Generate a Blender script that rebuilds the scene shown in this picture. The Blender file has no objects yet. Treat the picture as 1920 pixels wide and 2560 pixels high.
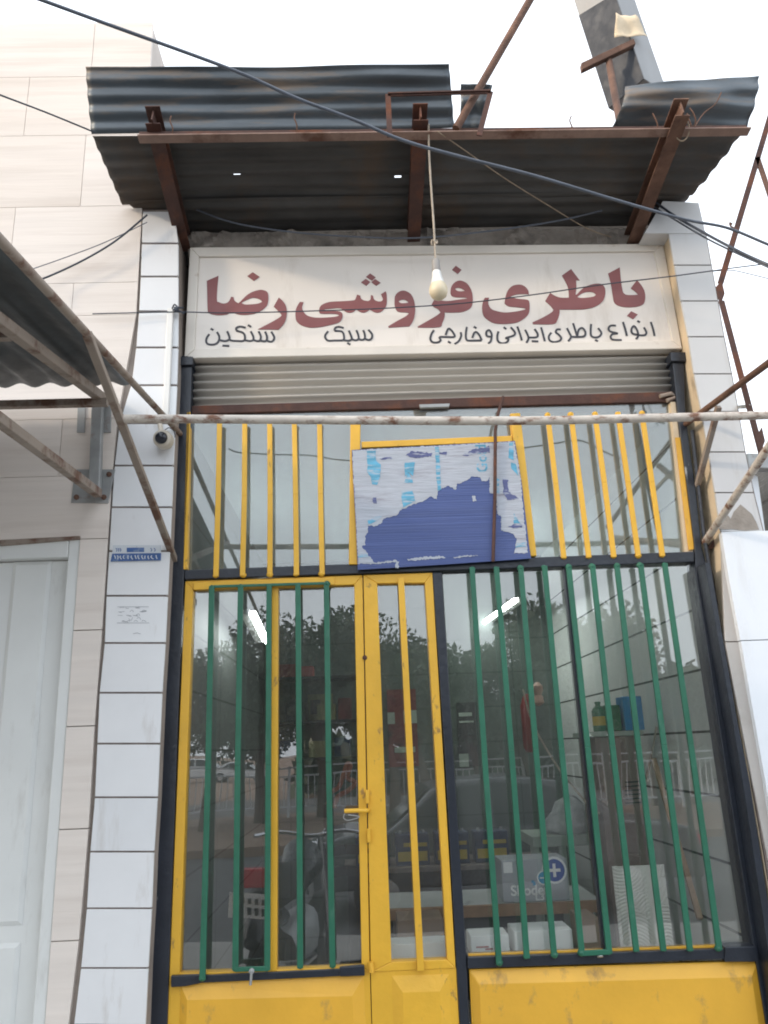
import bpy, bmesh, math, random
from mathutils import Vector, Matrix
random.seed(7)
rad = math.radians
SC = bpy.context.scene
COL = SC.collection
V = Vector

# ------------------------------------------------------------------ camera
CAM_POS = V((0, -3.4, 1.6)); FPX = 2020.0
YAW, PITCH, ROLL = rad(1.749), rad(16.274), rad(-2.098)
_F = V((math.sin(YAW)*math.cos(PITCH), math.cos(YAW)*math.cos(PITCH), math.sin(PITCH)))
_R0 = V((math.cos(YAW), -math.sin(YAW), 0)); _U0 = _R0.cross(_F)
_R = math.cos(ROLL)*_R0 + math.sin(ROLL)*_U0
_U = -math.sin(ROLL)*_R0 + math.cos(ROLL)*_U0
cd = bpy.data.cameras.new('camera'); cam = bpy.data.objects.new('camera', cd); COL.objects.link(cam)
cd.sensor_fit = 'VERTICAL'; cd.sensor_height = 36; cd.lens = 36*FPX/2560
cd.clip_end = 2000; cd.clip_start = 0.05
m = Matrix((_R, _U, -_F)).transposed().to_4x4(); m.translation = CAM_POS
cam.matrix_world = m
SC.camera = cam

# ------------------------------------------------------------------ light
SUN_EL, SUN_AZ = rad(21), rad(246)      # azimuth clockwise from +Y: front left of the shop
wd = bpy.data.worlds.new('World'); SC.world = wd; wd.use_nodes = True
nt = wd.node_tree; bg = nt.nodes['Background']
sky = nt.nodes.new('ShaderNodeTexSky'); sky.sky_type = 'NISHITA'; sky.sun_disc = False
sky.sun_elevation = SUN_EL; sky.sun_rotation = SUN_AZ
sky.air_density = 1.0; sky.dust_density = 4.0; sky.ozone_density = 1.5
hs = nt.nodes.new('ShaderNodeHueSaturation'); hs.inputs['Saturation'].default_value = .55
nt.links.new(sky.outputs[0], hs.inputs['Color'])
veil = nt.nodes.new('ShaderNodeMix'); veil.data_type = 'RGBA'; veil.inputs[0].default_value = .68      # thin bright overcast over the clear sky
veil.inputs[7].default_value = (8.6, 9.2, 9.9, 1)
nt.links.new(hs.outputs[0], veil.inputs[6]); nt.links.new(veil.outputs[2], bg.inputs['Color'])
bg.inputs['Strength'].default_value = 0.15
sd = bpy.data.lights.new('sun', 'SUN'); sd.energy = 1.75; sd.angle = rad(6.5); sd.color = (1, .80, .58)
sun = bpy.data.objects.new('sun', sd); COL.objects.link(sun)
sdir = V((math.sin(SUN_AZ)*math.cos(SUN_EL), math.cos(SUN_AZ)*math.cos(SUN_EL), math.sin(SUN_EL)))
sun.rotation_euler = sdir.to_track_quat('Z', 'Y').to_euler(); sun.location = (-8, -8, 12)
SC.view_settings.view_transform = 'Standard'; SC.view_settings.look = 'None'
SC.cycles.filter_width = 1.9
SC.view_settings.exposure = 0.86; SC.view_settings.gamma = 1.0

# ------------------------------------------------------------------ helpers
S = 1920/1659.0
def ray(x, y):
    x, y = x*S, y*S
    return _F + _R*((x-960)/FPX) - _U*((y-1280)/FPX)
def W(x, y, Y=0.0):                  # point of the plane Y = const seen at a place of the photo
    d = ray(x, y); return CAM_POS + d*((Y-CAM_POS.y)/d.y)
def proj(q):
    d = V(q)-CAM_POS; return V(((960+FPX*d.dot(_R)/d.dot(_F))/S, (1280-FPX*d.dot(_U)/d.dot(_F))/S))
def WX(x, y, X):
    d = ray(x, y); return CAM_POS + d*((X-CAM_POS.x)/d.x)
def WP(x, y, p0, n):
    d = ray(x, y); return CAM_POS + d*((p0-CAM_POS).dot(n)/d.dot(n))
def crop(ox, oy, w):                 # readings taken in an enlarged crop
    k = w/1659.0
    return lambda x, y: ((ox+x*k)/S, (oy+y*k)/S)

class MB:
    def __init__(s): s.v = []; s.f = []; s.m = []
    def add(s, vs, fs, mi=0):
        o = len(s.v); s.v += [V(p) for p in vs]
        s.f += [[i+o for i in f] for f in fs]; s.m += [mi]*len(fs); return s
    def prism(s, pts, off, mi=0):
        n = len(pts); off = V(off); a = [V(p) for p in pts]; b = [p+off for p in a]
        fs = [list(range(n)), list(range(2*n-1, n-1, -1))] + [[i, (i+1) % n, n+(i+1) % n, n+i] for i in range(n)]
        return s.add(a+b, fs, mi)
    def box(s, x0, x1, y0, y1, z0, z1, mi=0):
        return s.prism([(x0, y0, z0), (x1, y0, z0), (x1, y0, z1), (x0, y0, z1)], (0, y1-y0, 0), mi)
    def bar(s, a, b, w, d, side=None, mi=0):      # rectangular bar, w across 'side', d across the other way
        a, b = V(a), V(b); t = (b-a).normalized()
        sd_ = V(side) if side is not None else V((1, 0, 0))
        sd_ = (sd_ - t*sd_.dot(t))
        if sd_.length < 1e-4: sd_ = V((0, 0, 1)) - t*t.z
        sd_.normalize(); o = t.cross(sd_).normalized()
        q = [a+sd_*(i*w/2)+o*(j*d/2) for i, j in ((-1, -1), (1, -1), (1, 1), (-1, 1))]
        return s.prism(q, b-a, mi)
    def flatbar(s, a, b, w, d):          # hand welded bar: a touch out of true, a lump of weld at each end
        a, b = V(a), V(b); m_ = (a+b)/2+V((random.uniform(-.0028, .0028), random.uniform(-.002, .002), 0))
        s.bar(a, m_, w, d); s.bar(m_, b, w, d)
        t = (b-a).normalized()
        for p in (a+t*.006, b-t*.006):
            r = random.uniform(.75, 1.15)
            s.lathe([(.003, -.013*r), (.011*r, -.007), (.0135*r, .001), (.010*r, .008), (.003, .013*r)], p+V((random.uniform(-.003, .003), .004, 0)), (1, .1, .1), 8)
        return s
    def tube(s, pts, r, seg=8, mi=0):
        pts = [V(p) for p in pts]; n = len(pts); rs = r if isinstance(r, (list, tuple)) else [r]*n
        vs = []; ref = None
        for i, p in enumerate(pts):
            t = (pts[min(i+1, n-1)]-pts[max(i-1, 0)]).normalized()
            if ref is None:
                ref = t.orthogonal().normalized()
            ref = (ref - t*ref.dot(t)).normalized(); o = t.cross(ref)
            for k in range(seg):
                a = 2*math.pi*k/seg; vs.append(p+(ref*math.cos(a)+o*math.sin(a))*rs[i])
        fs = [[i*seg+k, i*seg+(k+1) % seg, (i+1)*seg+(k+1) % seg, (i+1)*seg+k] for i in range(n-1) for k in range(seg)]
        fs += [list(range(seg-1, -1, -1)), [(n-1)*seg+k for k in range(seg)]]
        return s.add(vs, fs, mi)
    def lathe(s, prof, c, axis=(0, 0, 1), seg=20, mi=0):
        ax = V(axis).normalized(); u = ax.orthogonal().normalized(); w = ax.cross(u); c = V(c)
        vs = [c+ax*z+(u*math.cos(2*math.pi*k/seg)+w*math.sin(2*math.pi*k/seg))*max(r, 1e-4) for r, z in prof for k in range(seg)]
        n = len(prof)
        fs = [[i*seg+k, i*seg+(k+1) % seg, (i+1)*seg+(k+1) % seg, (i+1)*seg+k] for i in range(n-1) for k in range(seg)]
        fs += [list(range(seg-1, -1, -1)), [(n-1)*seg+k for k in range(seg)]]
        return s.add(vs, fs, mi)
    def ribbon(s, pts, w, nrm=(0, -1, 0), t=.001, mi=0):      # painted stroke of even width
        pts = [V(p) for p in pts]; nrm = V(nrm); n = len(pts); L = []; Rr = []
        for i, p in enumerate(pts):
            tg = (pts[min(i+1, n-1)]-pts[max(i-1, 0)]).normalized(); sd_ = tg.cross(nrm).normalized()
            L.append(p+sd_*w/2); Rr.append(p-sd_*w/2)
        vs = [q for i in range(n) for q in (L[i], Rr[i], L[i]+nrm*t, Rr[i]+nrm*t)]
        fs = []
        for i in range(n-1):
            a, b = 4*i, 4*i+4
            fs += [[a+2, a+3, b+3, b+2], [a, b, b+1, a+1], [a, a+2, b+2, b], [a+1, b+1, b+3, a+3]]
        fs += [[0, 1, 3, 2], [4*n-4, 4*n-2, 4*n-1, 4*n-3]]
        return s.add(vs, fs, mi)
    def build(s, name, mats, parent=None, smooth=False, bevel=0, solid=0):
        base = V(parent.location) if parent is not None and parent.type == 'EMPTY' else None
        if parent is not None and base is None: base = V(parent['org'])
        if base is None:
            zs = [p.z for p in s.v]; base = V((sum(p.x for p in s.v)/len(s.v), sum(p.y for p in s.v)/len(s.v), min(zs)))
        me = bpy.data.meshes.new(name); me.from_pydata([p-base for p in s.v], [], s.f)
        if not isinstance(mats, (list, tuple)): mats = [mats]
        for x in mats: me.materials.append(x)
        me.polygons.foreach_set('material_index', s.m)
        bm = bmesh.new(); bm.from_mesh(me); bmesh.ops.recalc_face_normals(bm, faces=bm.faces); bm.to_mesh(me); bm.free()
        if smooth:
            me.polygons.foreach_set('use_smooth', [True]*len(me.polygons))
        o = bpy.data.objects.new(name, me); COL.objects.link(o)
        o['org'] = tuple(base)
        if parent is not None: o.parent = parent
        else: o.location = base
        if solid:
            md = o.modifiers.new('thickness', 'SOLIDIFY'); md.thickness = solid; md.offset = 0
        if bevel:
            md = o.modifiers.new('bevel', 'BEVEL'); md.width = bevel; md.segments = 2; md.limit_method = 'ANGLE'; md.angle_limit = rad(40)
        if smooth:
            try: me.set_sharp_from_angle(angle=rad(42))
            except Exception: pass
        return o

def tag(o, label=None, cat=None, group=None, kind=None):
    if label: o['label'] = label
    if cat: o['category'] = cat
    if group: o['group'] = group
    if kind: o['kind'] = kind
    return o
def thing(name, label, cat, loc, group=None):
    o = bpy.data.objects.new(name, None); COL.objects.link(o); o.location = loc; o.empty_display_size = .1
    return tag(o, label, cat, group)

def smooth_line(p, k=6):
    out = []; n = len(p)
    for i in range(n-1):
        a, b, c, d = p[max(i-1, 0)], p[i], p[i+1], p[min(i+2, n-1)]
        for j in range(k):
            t = j/k
            out.append(.5*((2*b)+(c-a)*t+(2*a-5*b+4*c-d)*t*t+(3*b-a-3*c+d)*t**3))
    out.append(p[-1]); return out
def smooth_loop(p, k=4, ang=52):
    n = len(p); out = []
    def corner(i):
        u = p[i]-p[i-1]; w = p[(i+1) % n]-p[i]
        return u.length > 0 and w.length > 0 and u.angle(w) > rad(ang)
    for i in range(n):
        b, c = p[i], p[(i+1) % n]
        a = b if corner(i) else p[i-1]
        d = c if corner((i+1) % n) else p[(i+2) % n]
        for j in range(k):
            t = j/k
            out.append(.5*((2*b)+(c-a)*t+(2*a-5*b+4*c-d)*t*t+(3*b-a-3*c+d)*t**3))
    return out
def filled(loops, t=.001):           # flat filled outlines in (x, z), holes kept; returns verts (x, depth, z) and faces
    cu = bpy.data.curves.new('tmp', 'CURVE'); cu.dimensions = '2D'; cu.fill_mode = 'BOTH'; cu.extrude = t
    for lp in loops:
        sp = cu.splines.new('POLY'); sp.points.add(len(lp)-1); sp.use_cyclic_u = True
        for q, pt in zip(lp, sp.points): pt.co = (q[0], q[1], 0, 1)
    ob = bpy.data.objects.new('tmp', cu); COL.objects.link(ob)
    me = bpy.data.meshes.new_from_object(ob.evaluated_get(bpy.context.evaluated_depsgraph_get()))
    r = [V((v.co.x, -v.co.z, v.co.y)) for v in me.vertices], [list(p.vertices) for p in me.polygons]
    bpy.data.objects.remove(ob); bpy.data.curves.remove(cu); bpy.data.meshes.remove(me); return r
def lettering(txt, size, t=.0008):   # (x, depth, z) mesh of a word
    cu = bpy.data.curves.new('tmp', 'FONT'); cu.body = txt; cu.size = size; cu.extrude = t; cu.align_x = 'CENTER'; cu.align_y = 'CENTER'; cu.offset = size*.02
    ob = bpy.data.objects.new('tmp', cu); COL.objects.link(ob)
    me = bpy.data.meshes.new_from_object(ob.evaluated_get(bpy.context.evaluated_depsgraph_get()))
    r = [V((v.co.x, -v.co.z, v.co.y)) for v in me.vertices], [list(p.vertices) for p in me.polygons]
    bpy.data.objects.remove(ob); bpy.data.curves.remove(cu); bpy.data.meshes.remove(me); return r

# ------------------------------------------------------------------ materials
def M(name, col, rough=.5, metal=0, var=.12, scale=7, stretch=(1, 1, 1), col2=None, sc2=5, thr=(.52, .66), st2=(1, 1, 1),
      bump=0, bsc=60, bst=(1, 1, 1), spec=.5, coat=0, rvar=.12):
    mt = bpy.data.materials.new(name); mt.use_nodes = True; n = mt.node_tree.nodes; l = mt.node_tree.links
    b = n['Principled BSDF']; b.inputs['Metallic'].default_value = metal; b.inputs['Roughness'].default_value = rough
    b.inputs['Specular IOR Level'].default_value = spec
    if coat: b.inputs['Coat Weight'].default_value = coat; b.inputs['Coat Roughness'].default_value = .15
    g = n.new('ShaderNodeNewGeometry')
    def noise(sc, st, det=7, rg=.6):
        mp = n.new('ShaderNodeMapping'); mp.inputs['Scale'].default_value = st; l.new(g.outputs['Position'], mp.inputs['Vector'])
        no = n.new('ShaderNodeTexNoise'); no.inputs['Scale'].default_value = sc; no.inputs['Detail'].default_value = det
        no.inputs['Roughness'].default_value = rg; l.new(mp.outputs[0], no.inputs['Vector']); return no.outputs['Fac']
    def ramp(src, a, b_):
        mr = n.new('ShaderNodeMapRange'); mr.inputs[1].default_value = a; mr.inputs[2].default_value = b_; l.new(src, mr.inputs[0]); return mr.outputs[0]
    def mix(f, a, b_):
        mx = n.new('ShaderNodeMix'); mx.data_type = 'RGBA'; l.new(f, mx.inputs[0])
        for i, c in ((6, a), (7, b_)):
            if isinstance(c, tuple): mx.inputs[i].default_value = (*c, 1)
            else: l.new(c, mx.inputs[i])
        return mx.outputs[2]
    n1 = noise(scale, stretch)
    c = mix(ramp(n1, .3, .7), tuple(x*(1-var) for x in col), tuple(min(1, x*(1+var)) for x in col))
    if col2:
        n2 = ramp(noise(sc2, st2, 9, .65), thr[0], thr[1]); c = mix(n2, c, col2)
        rr = n.new('ShaderNodeMapRange'); rr.inputs[3].default_value = rough; rr.inputs[4].default_value = min(1, rough+.3); l.new(n2, rr.inputs[0]); l.new(rr.outputs[0], b.inputs['Roughness'])
    elif rvar:
        rr = n.new('ShaderNodeMapRange'); rr.inputs[1].default_value = .3; rr.inputs[2].default_value = .7
        rr.inputs[3].default_value = max(.03, rough-rvar); rr.inputs[4].default_value = min(1, rough+rvar); l.new(noise(scale*3, stretch), rr.inputs[0]); l.new(rr.outputs[0], b.inputs['Roughness'])
    l.new(c, b.inputs['Base Color'])
    if bump:
        bp = n.new('ShaderNodeBump'); bp.inputs['Strength'].default_value = bump; bp.inputs['Distance'].default_value = .01
        l.new(noise(bsc, bst, 5), bp.inputs['Height']); l.new(bp.outputs[0], b.inputs['Normal'])
    return mt
def glass_mat(name, dust=.03, tint=(.93, .97, .96), f0=.055):
    mt = bpy.data.materials.new(name); mt.use_nodes = True; n = mt.node_tree.nodes; l = mt.node_tree.links
    n.remove(n['Principled BSDF']); out = n['Material Output']
    tr = n.new('ShaderNodeBsdfTransparent'); tr.inputs[0].default_value = (*tint, 1)
    gl = n.new('ShaderNodeBsdfGlossy'); gl.inputs['Roughness'].default_value = .004
    lw = n.new('ShaderNodeLayerWeight'); lw.inputs['Blend'].default_value = .5
    pw = n.new('ShaderNodeMath'); pw.operation = 'POWER'; pw.inputs[1].default_value = 5; l.new(lw.outputs['Facing'], pw.inputs[0])
    ma = n.new('ShaderNodeMath'); ma.operation = 'MULTIPLY_ADD'; ma.inputs[1].default_value = .9; ma.inputs[2].default_value = f0; l.new(pw.outputs[0], ma.inputs[0])
    m1 = n.new('ShaderNodeMixShader'); l.new(ma.outputs[0], m1.inputs[0]); l.new(tr.outputs[0], m1.inputs[1]); l.new(gl.outputs[0], m1.inputs[2])
    df = n.new('ShaderNodeBsdfDiffuse'); df.inputs[0].default_value = (.6, .6, .58, 1)
    g = n.new('ShaderNodeNewGeometry'); mp = n.new('ShaderNodeMapping'); mp.inputs['Scale'].default_value = (1, 1, .35); l.new(g.outputs['Position'], mp.inputs[0])
    no = n.new('ShaderNodeTexNoise'); no.inputs['Scale'].default_value = 5; no.inputs['Detail'].default_value = 9; l.new(mp.outputs[0], no.inputs['Vector'])
    mr = n.new('ShaderNodeMapRange'); mr.inputs[1].default_value = .3; mr.inputs[2].default_value = .75; mr.inputs[3].default_value = dust*.3; mr.inputs[4].default_value = dust*2; l.new(no.outputs['Fac'], mr.inputs[0])
    m2 = n.new('ShaderNodeMixShader'); l.new(mr.outputs[0], m2.inputs[0]); l.new(m1.outputs[0], m2.inputs[1]); l.new(df.outputs[0], m2.inputs[2])
    # old float glass is never quite flat
    nb = n.new('ShaderNodeTexNoise'); nb.inputs['Scale'].default_value = 2.2; nb.inputs['Detail'].default_value = 1; l.new(g.outputs['Position'], nb.inputs['Vector'])
    bp = n.new('ShaderNodeBump'); bp.inputs['Strength'].default_value = .12; bp.inputs['Distance'].default_value = .01; l.new(nb.outputs['Fac'], bp.inputs['Height']); l.new(bp.outputs[0], gl.inputs['Normal'])
    l.new(m2.outputs[0], out.inputs[0]); return mt
def emit(name, col, st):
    mt = bpy.data.materials.new(name); mt.use_nodes = True; n = mt.node_tree.nodes
    b = n['Principled BSDF']; b.inputs['Base Color'].default_value = (.8, .8, .8, 1)
    b.inputs['Emission Color'].default_value = (*col, 1); b.inputs['Emission Strength'].default_value = st; return mt

RUST = (.125, .066, .045)
yellow = M('yellow_enamel', (.76, .43, .038), .42, var=.10, scale=4, bump=.15, bsc=45, col2=(.30, .17, .06), sc2=22, thr=(.62, .70), st2=(1, 1, .5))
yellow_dirty = M('yellow_enamel_worn', (.77, .42, .042), .42, var=.10, scale=3, bump=.55, bsc=3.2, col2=(.36, .22, .08), sc2=9, thr=(.59, .74), st2=(1.3, 1, .8))
green = M('green_enamel', (.021, .135, .080), .42, var=.14, scale=10, bump=.15, bsc=60, col2=(.06, .17, .12), sc2=14, thr=(.62, .72), st2=(1, 1, .4))
black = M('black_enamel', (.020, .025, .036), .30, var=.2, scale=8, bump=.25, bsc=50, col2=(.10, .10, .11), sc2=16, thr=(.70, .78))
black_worn = M('black_enamel_chipped', (.020, .025, .036), .32, var=.2, scale=8, bump=.25, bsc=40, col2=(.34, .36, .37), sc2=7, thr=(.67, .72), st2=(2.2, 1, .5))
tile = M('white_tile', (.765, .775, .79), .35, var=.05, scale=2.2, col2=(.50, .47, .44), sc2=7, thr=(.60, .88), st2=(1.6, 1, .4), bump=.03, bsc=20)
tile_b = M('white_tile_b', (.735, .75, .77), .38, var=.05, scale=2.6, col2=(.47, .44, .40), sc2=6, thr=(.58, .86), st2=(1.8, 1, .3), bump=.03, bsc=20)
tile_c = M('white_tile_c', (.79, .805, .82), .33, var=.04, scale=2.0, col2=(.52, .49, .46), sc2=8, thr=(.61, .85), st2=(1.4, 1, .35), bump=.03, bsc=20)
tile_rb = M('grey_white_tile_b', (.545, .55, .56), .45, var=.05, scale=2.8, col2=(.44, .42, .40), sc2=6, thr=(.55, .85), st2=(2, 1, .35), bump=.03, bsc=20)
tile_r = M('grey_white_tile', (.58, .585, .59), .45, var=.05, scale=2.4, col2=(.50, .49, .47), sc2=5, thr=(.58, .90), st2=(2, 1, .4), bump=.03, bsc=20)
grout = M('dark_grout', (.21, .175, .16), .9, var=.3, scale=20)
cream = M('cream_stone', (.77, .705, .65), .55, var=.05, scale=3.2, stretch=(.35, 1, 5), col2=(.66, .59, .535), sc2=2.4, st2=(.3, 1, 6), thr=(.5, .75), bump=.18, bsc=6, bst=(.3, 1, 7))
cream_b = M('cream_stone_b', (.735, .665, .605), .55, var=.06, scale=3.0, stretch=(.35, 1, 5), col2=(.63, .56, .50), sc2=2.2, st2=(.3, 1, 6), thr=(.48, .75), bump=.2, bsc=6, bst=(.3, 1, 7))
cream_joint = M('cream_joint', (.60, .54, .49), .9)
plaster = M('cream_plaster', (.66, .54, .38), .8, var=.10, scale=6, col2=(.20, .16, .12), sc2=6, thr=(.58, .78), st2=(1, 1, .5), bump=.3, bsc=25)
plaster_dark = M('brown_shaded_plaster', (.33, .28, .245), .85, var=.15, scale=6, col2=(.15, .13, .11), sc2=5, thr=(.55, .8), st2=(1, 1, .5), bump=.3, bsc=25)  # left reveal's shade painted in as darker plaster, plus the brown joint filler
concrete = M('rough_concrete', (.30, .27, .24), .95, var=.25, scale=9, col2=(.12, .11, .10), sc2=4, bump=.8, bsc=22)
dark_concrete = M('near_black_concrete', (.06, .055, .05), .95, var=.25, scale=9)  # near-black fill for the roof and its edge above the lintel
sign_white = M('sign_enamel', (.80, .745, .685), .42, var=.04, scale=2.5, col2=(.52, .45, .37), sc2=3, st2=(1.6, 1, .35), thr=(.56, .85), bump=.04, bsc=9)
sign_frame = M('sign_frame_enamel', (.74, .69, .62), .45, var=.05, scale=4, col2=(.36, .24, .15), sc2=8, st2=(.5, 1, 2), thr=(.64, .80), bump=.08, bsc=20)
sign_red = M('maroon_sign_paint', (.25, .085, .085), .5, var=.10, scale=5)
sign_black = M('black_sign_paint', (.045, .045, .055), .5, var=.2, scale=12)
shutter = M('shutter_metal', (.52, .49, .445), .45, metal=.15, var=.05, scale=5, stretch=(.3, 1, 2), col2=(.24, .20, .17), sc2=6, st2=(.4, 1, 1.6), thr=(.62, .9))
rusty_lit = M('lit_rusty_steel', (.27, .18, .145), .75, var=.2, scale=9, col2=(.13, .065, .045), sc2=5, thr=(.5, .66), bump=.3, bsc=50)
rusty = M('rusty_steel', RUST, .8, var=.35, scale=9, col2=(.21, .12, .085), sc2=6, bump=.35, bsc=50)
rusty_dark = M('dark_rusty_steel', (.075, .035, .027), .75, var=.3, scale=10, col2=(.15, .06, .035), sc2=5, bump=.3, bsc=50)
pipe_mat = M('peeling_white_pipe', (.56, .51, .455), .6, var=.14, scale=20, col2=(.20, .105, .07), sc2=17, thr=(.50, .62), st2=(.8, 1.4, 1.4), bump=.35, bsc=40)
tube_beige = M('weathered_beige_tube', (.29, .24, .20), .6, var=.12, scale=6, col2=(.15, .08, .055), sc2=9, thr=(.50, .64), bump=.2, bsc=40)
zinc = M('weathered_zinc_sheet', (.095, .112, .128), .45, metal=.4, var=.45, scale=3, stretch=(.35, 1, 1.6), col2=(.24, .18, .13), sc2=3.4, st2=(.35, 2.5, 2.5), thr=(.50, .68), bump=.1, bsc=15)
zinc_dark = M('dark_zinc_sheet', (.070, .068, .066), .6, metal=.2, var=.4, scale=4, stretch=(.4, 1, 1), col2=(.12, .085, .06), sc2=3, thr=(.5, .75), bump=.2, bsc=20)  # roof sheet, a darker zinc than the upturned strip
zinc_light = M('zinc_sheet_neighbour', (.075, .085, .09), .5, metal=.4, var=.2, scale=3, bump=.1, bsc=15)
galv = M('galvanised_steel', (.36, .37, .37), .5, metal=.4, var=.15, scale=9, col2=(.25, .15, .10), sc2=11, thr=(.60, .75))
door_white = M('white_door_paint', (.71, .73, .72), .38, var=.05, scale=2.5, col2=(.48, .47, .44), sc2=6, thr=(.58, .85), st2=(1.4, 1, .35), bump=.04, bsc=12)
panel_white = M('white_composite_panel', (.78, .815, .86), .25, var=.03, scale=1.5, col2=(.64, .65, .66), sc2=5, thr=(.60, .9), st2=(1.5, 1, .3))
cable_mat = M('black_cable', (.045, .055, .075), .5, var=.2)
cable_grey = M('grey_cable', (.095, .11, .14), .5, var=.2)
twine = M('jute_twine', (.32, .25, .18), .9, var=.25, scale=40)
cord_mat = M('cream_cord', (.42, .36, .29), .8, var=.2, scale=30)
white_plastic = M('white_plastic', (.80, .79, .76), .35, var=.03)
bulb_mat = M('cream_bulb_diffuser', (.72, .62, .44), .35, var=.04)
socket_mat = M('grey_bakelite', (.30, .28, .26), .45, var=.1)
lens_mat = M('dark_lens', (.02, .022, .03), .1)
cam_mat = M('cream_camera_housing', (.60, .54, .45), .4, var=.06)
blue_board = M('blue_corrugated_plastic', (.062, .095, .26), .38, var=.12, scale=2.2, stretch=(.4, 1, 12), bump=.5, bsc=13, bst=(.05, 1, 14))
torn_white = M('torn_white_film', (.43, .46, .515), .6, var=.16, scale=9, stretch=(.4, 1, 3), col2=(.27, .26, .30), sc2=9, st2=(.4, 1, 3), thr=(.52, .72), bump=.5, bsc=24, bst=(.3, 1, 3))
cyan_ink = M('cyan_print', (.10, .34, .50), .55, var=.3, scale=20, stretch=(.5, 1, 3), col2=(.40, .47, .54), sc2=22, st2=(.4, 1, 3), thr=(.50, .58))
dark_blue_ink = M('dark_blue_print', (.085, .10, .23), .55, var=.2, scale=20, col2=(.40, .43, .50), sc2=28, st2=(.4, 1, 3), thr=(.54, .60))
plaque_blue = M('plaque_blue', (.05, .12, .32), .4, var=.2, scale=30, col2=(.20, .27, .40), sc2=30, thr=(.55, .65))
plaque_white = M('plaque_white', (.62, .66, .70), .35, var=.06, col2=(.25, .30, .40), sc2=40, thr=(.62, .68))
stencil = M('faded_grey_stencil', (.42, .44, .47), .6, var=.1)
asphalt = M('asphalt', (.085, .085, .088), .9, var=.2, scale=3, bump=.3, bsc=80)
paving = M('pavement_concrete', (.30, .29, .27), .85, var=.12, scale=2, bump=.2, bsc=30)
soil = M('dry_soil', (.22, .15, .11), .95, var=.2, scale=1.5)
interior_tile = bpy.data.materials.new('interior_tile')
def brick_mat(mt, c1, c2, mortar, w, h, axis):
    mt.use_nodes = True; n = mt.node_tree.nodes; l = mt.node_tree.links; b = n['Principled BSDF']
    g = n.new('ShaderNodeNewGeometry'); sp = n.new('ShaderNodeSeparateXYZ'); l.new(g.outputs['Position'], sp.inputs[0])
    cb = n.new('ShaderNodeCombineXYZ'); l.new(sp.outputs[axis], cb.inputs[0]); l.new(sp.outputs[2], cb.inputs[1])
    br = n.new('ShaderNodeTexBrick'); br.offset = 0; br.inputs['Scale'].default_value = 1; br.inputs['Brick Width'].default_value = w; br.inputs['Row Height'].default_value = h
    br.inputs['Mortar Size'].default_value = .006; br.inputs['Color1'].default_value = (*c1, 1); br.inputs['Color2'].default_value = (*c2, 1); br.inputs['Mortar'].default_value = (*mortar, 1)
    l.new(cb.outputs[0], br.inputs['Vector']); l.new(br.outputs['Color'], b.inputs['Base Color']); b.inputs['Roughness'].default_value = .55
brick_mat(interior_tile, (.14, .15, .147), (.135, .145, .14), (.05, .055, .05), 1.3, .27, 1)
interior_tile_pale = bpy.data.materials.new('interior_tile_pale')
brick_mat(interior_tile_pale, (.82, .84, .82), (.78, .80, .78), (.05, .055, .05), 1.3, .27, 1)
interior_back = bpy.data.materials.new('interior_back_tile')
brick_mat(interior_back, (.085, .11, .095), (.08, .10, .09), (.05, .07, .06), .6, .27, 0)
ceil_mat = M('ceiling_paint', (.50, .52, .51), .8, var=.05)
floor_mat = M('shop_floor', (.20, .19, .18), .6, var=.15)
lamp_on = emit('lit_tube', (.92, 1, .95), 20)
wood = M('pale_wood', (.42, .28, .17), .6, var=.12, scale=5, stretch=(6, 6, .6))
board_top = M('grey_laminate', (.55, .56, .55), .5, var=.1, scale=9, col2=(.25, .25, .26), sc2=6, thr=(.6, .7))
board_edge = M('brown_chipboard', (.33, .20, .12), .7, var=.15, scale=30)
carton = M('brown_carton', (.30, .21, .15), .85, var=.1)
foam = M('white_foam', (.74, .76, .74), .8, var=.05)
bat_grey = M('grey_battery_box', (.42, .44, .475), .45, var=.05)
bat_label = M('box_white_print', (.93, .93, .94), .5, var=.03)
bat_blue = M('box_blue_print', (.04, .10, .40), .5, var=.05)
bat_cyan = M('box_cyan_print', (.05, .35, .65), .5, var=.05)
rib_white = M('white_ribbed_board', (.74, .72, .66), .5, var=.05)
navy = M('navy_battery', (.02, .04, .09), .4, var=.2)
ylabel = M('yellow_label', (.50, .36, .03), .5, var=.15)
dark_red = M('dark_red_poster', (.17, .03, .03), .6, var=.2, scale=5, col2=(.05, .02, .02), sc2=4)
poster_black = M('black_poster', (.018, .02, .022), .5, var=.2)
pale_paper = M('pale_paper', (.36, .42, .36), .7, var=.1)
olive = M('olive_cover', (.20, .20, .09), .7, var=.2)
orange = M('orange_plastic', (.26, .075, .04), .5, var=.1)
bottle_green = M('green_bottle', (.02, .16, .07), .3, var=.2)
box_blue = M('blue_carton', (.03, .25, .52), .5, var=.1)
cab_brown = M('brown_cabinet', (.20, .15, .125), .6, var=.1, scale=5)
red_plastic = M('red_plastic', (.30, .02, .02), .4, var=.1)
skin_doll = M('flesh_plastic', (.55, .33, .25), .5, var=.1)
leaf = M('leaf_green', (.10, .13, .08), .6, var=.45, scale=1.2)
leaf2 = M('leaf_dark_green', (.07, .10, .062), .6, var=.45, scale=1.2)
bark = M('bark', (.10, .075, .055), .9, var=.3)
fence_mat = M('white_fence_paint', (.60, .62, .64), .5, var=.05)
car_grey = M('grey_car_paint', (.075, .075, .082), .3, metal=.3, var=.05, coat=.6)
car_white = M('white_car_paint', (.75, .76, .77), .3, var=.02, coat=.5)
car_glass = M('car_window', (.015, .018, .022), .06)
rubber = M('black_rubber', (.02, .02, .02), .8, var=.2)
chrome = M('chrome', (.6, .6, .62), .15, metal=1, var=.05)
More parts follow.
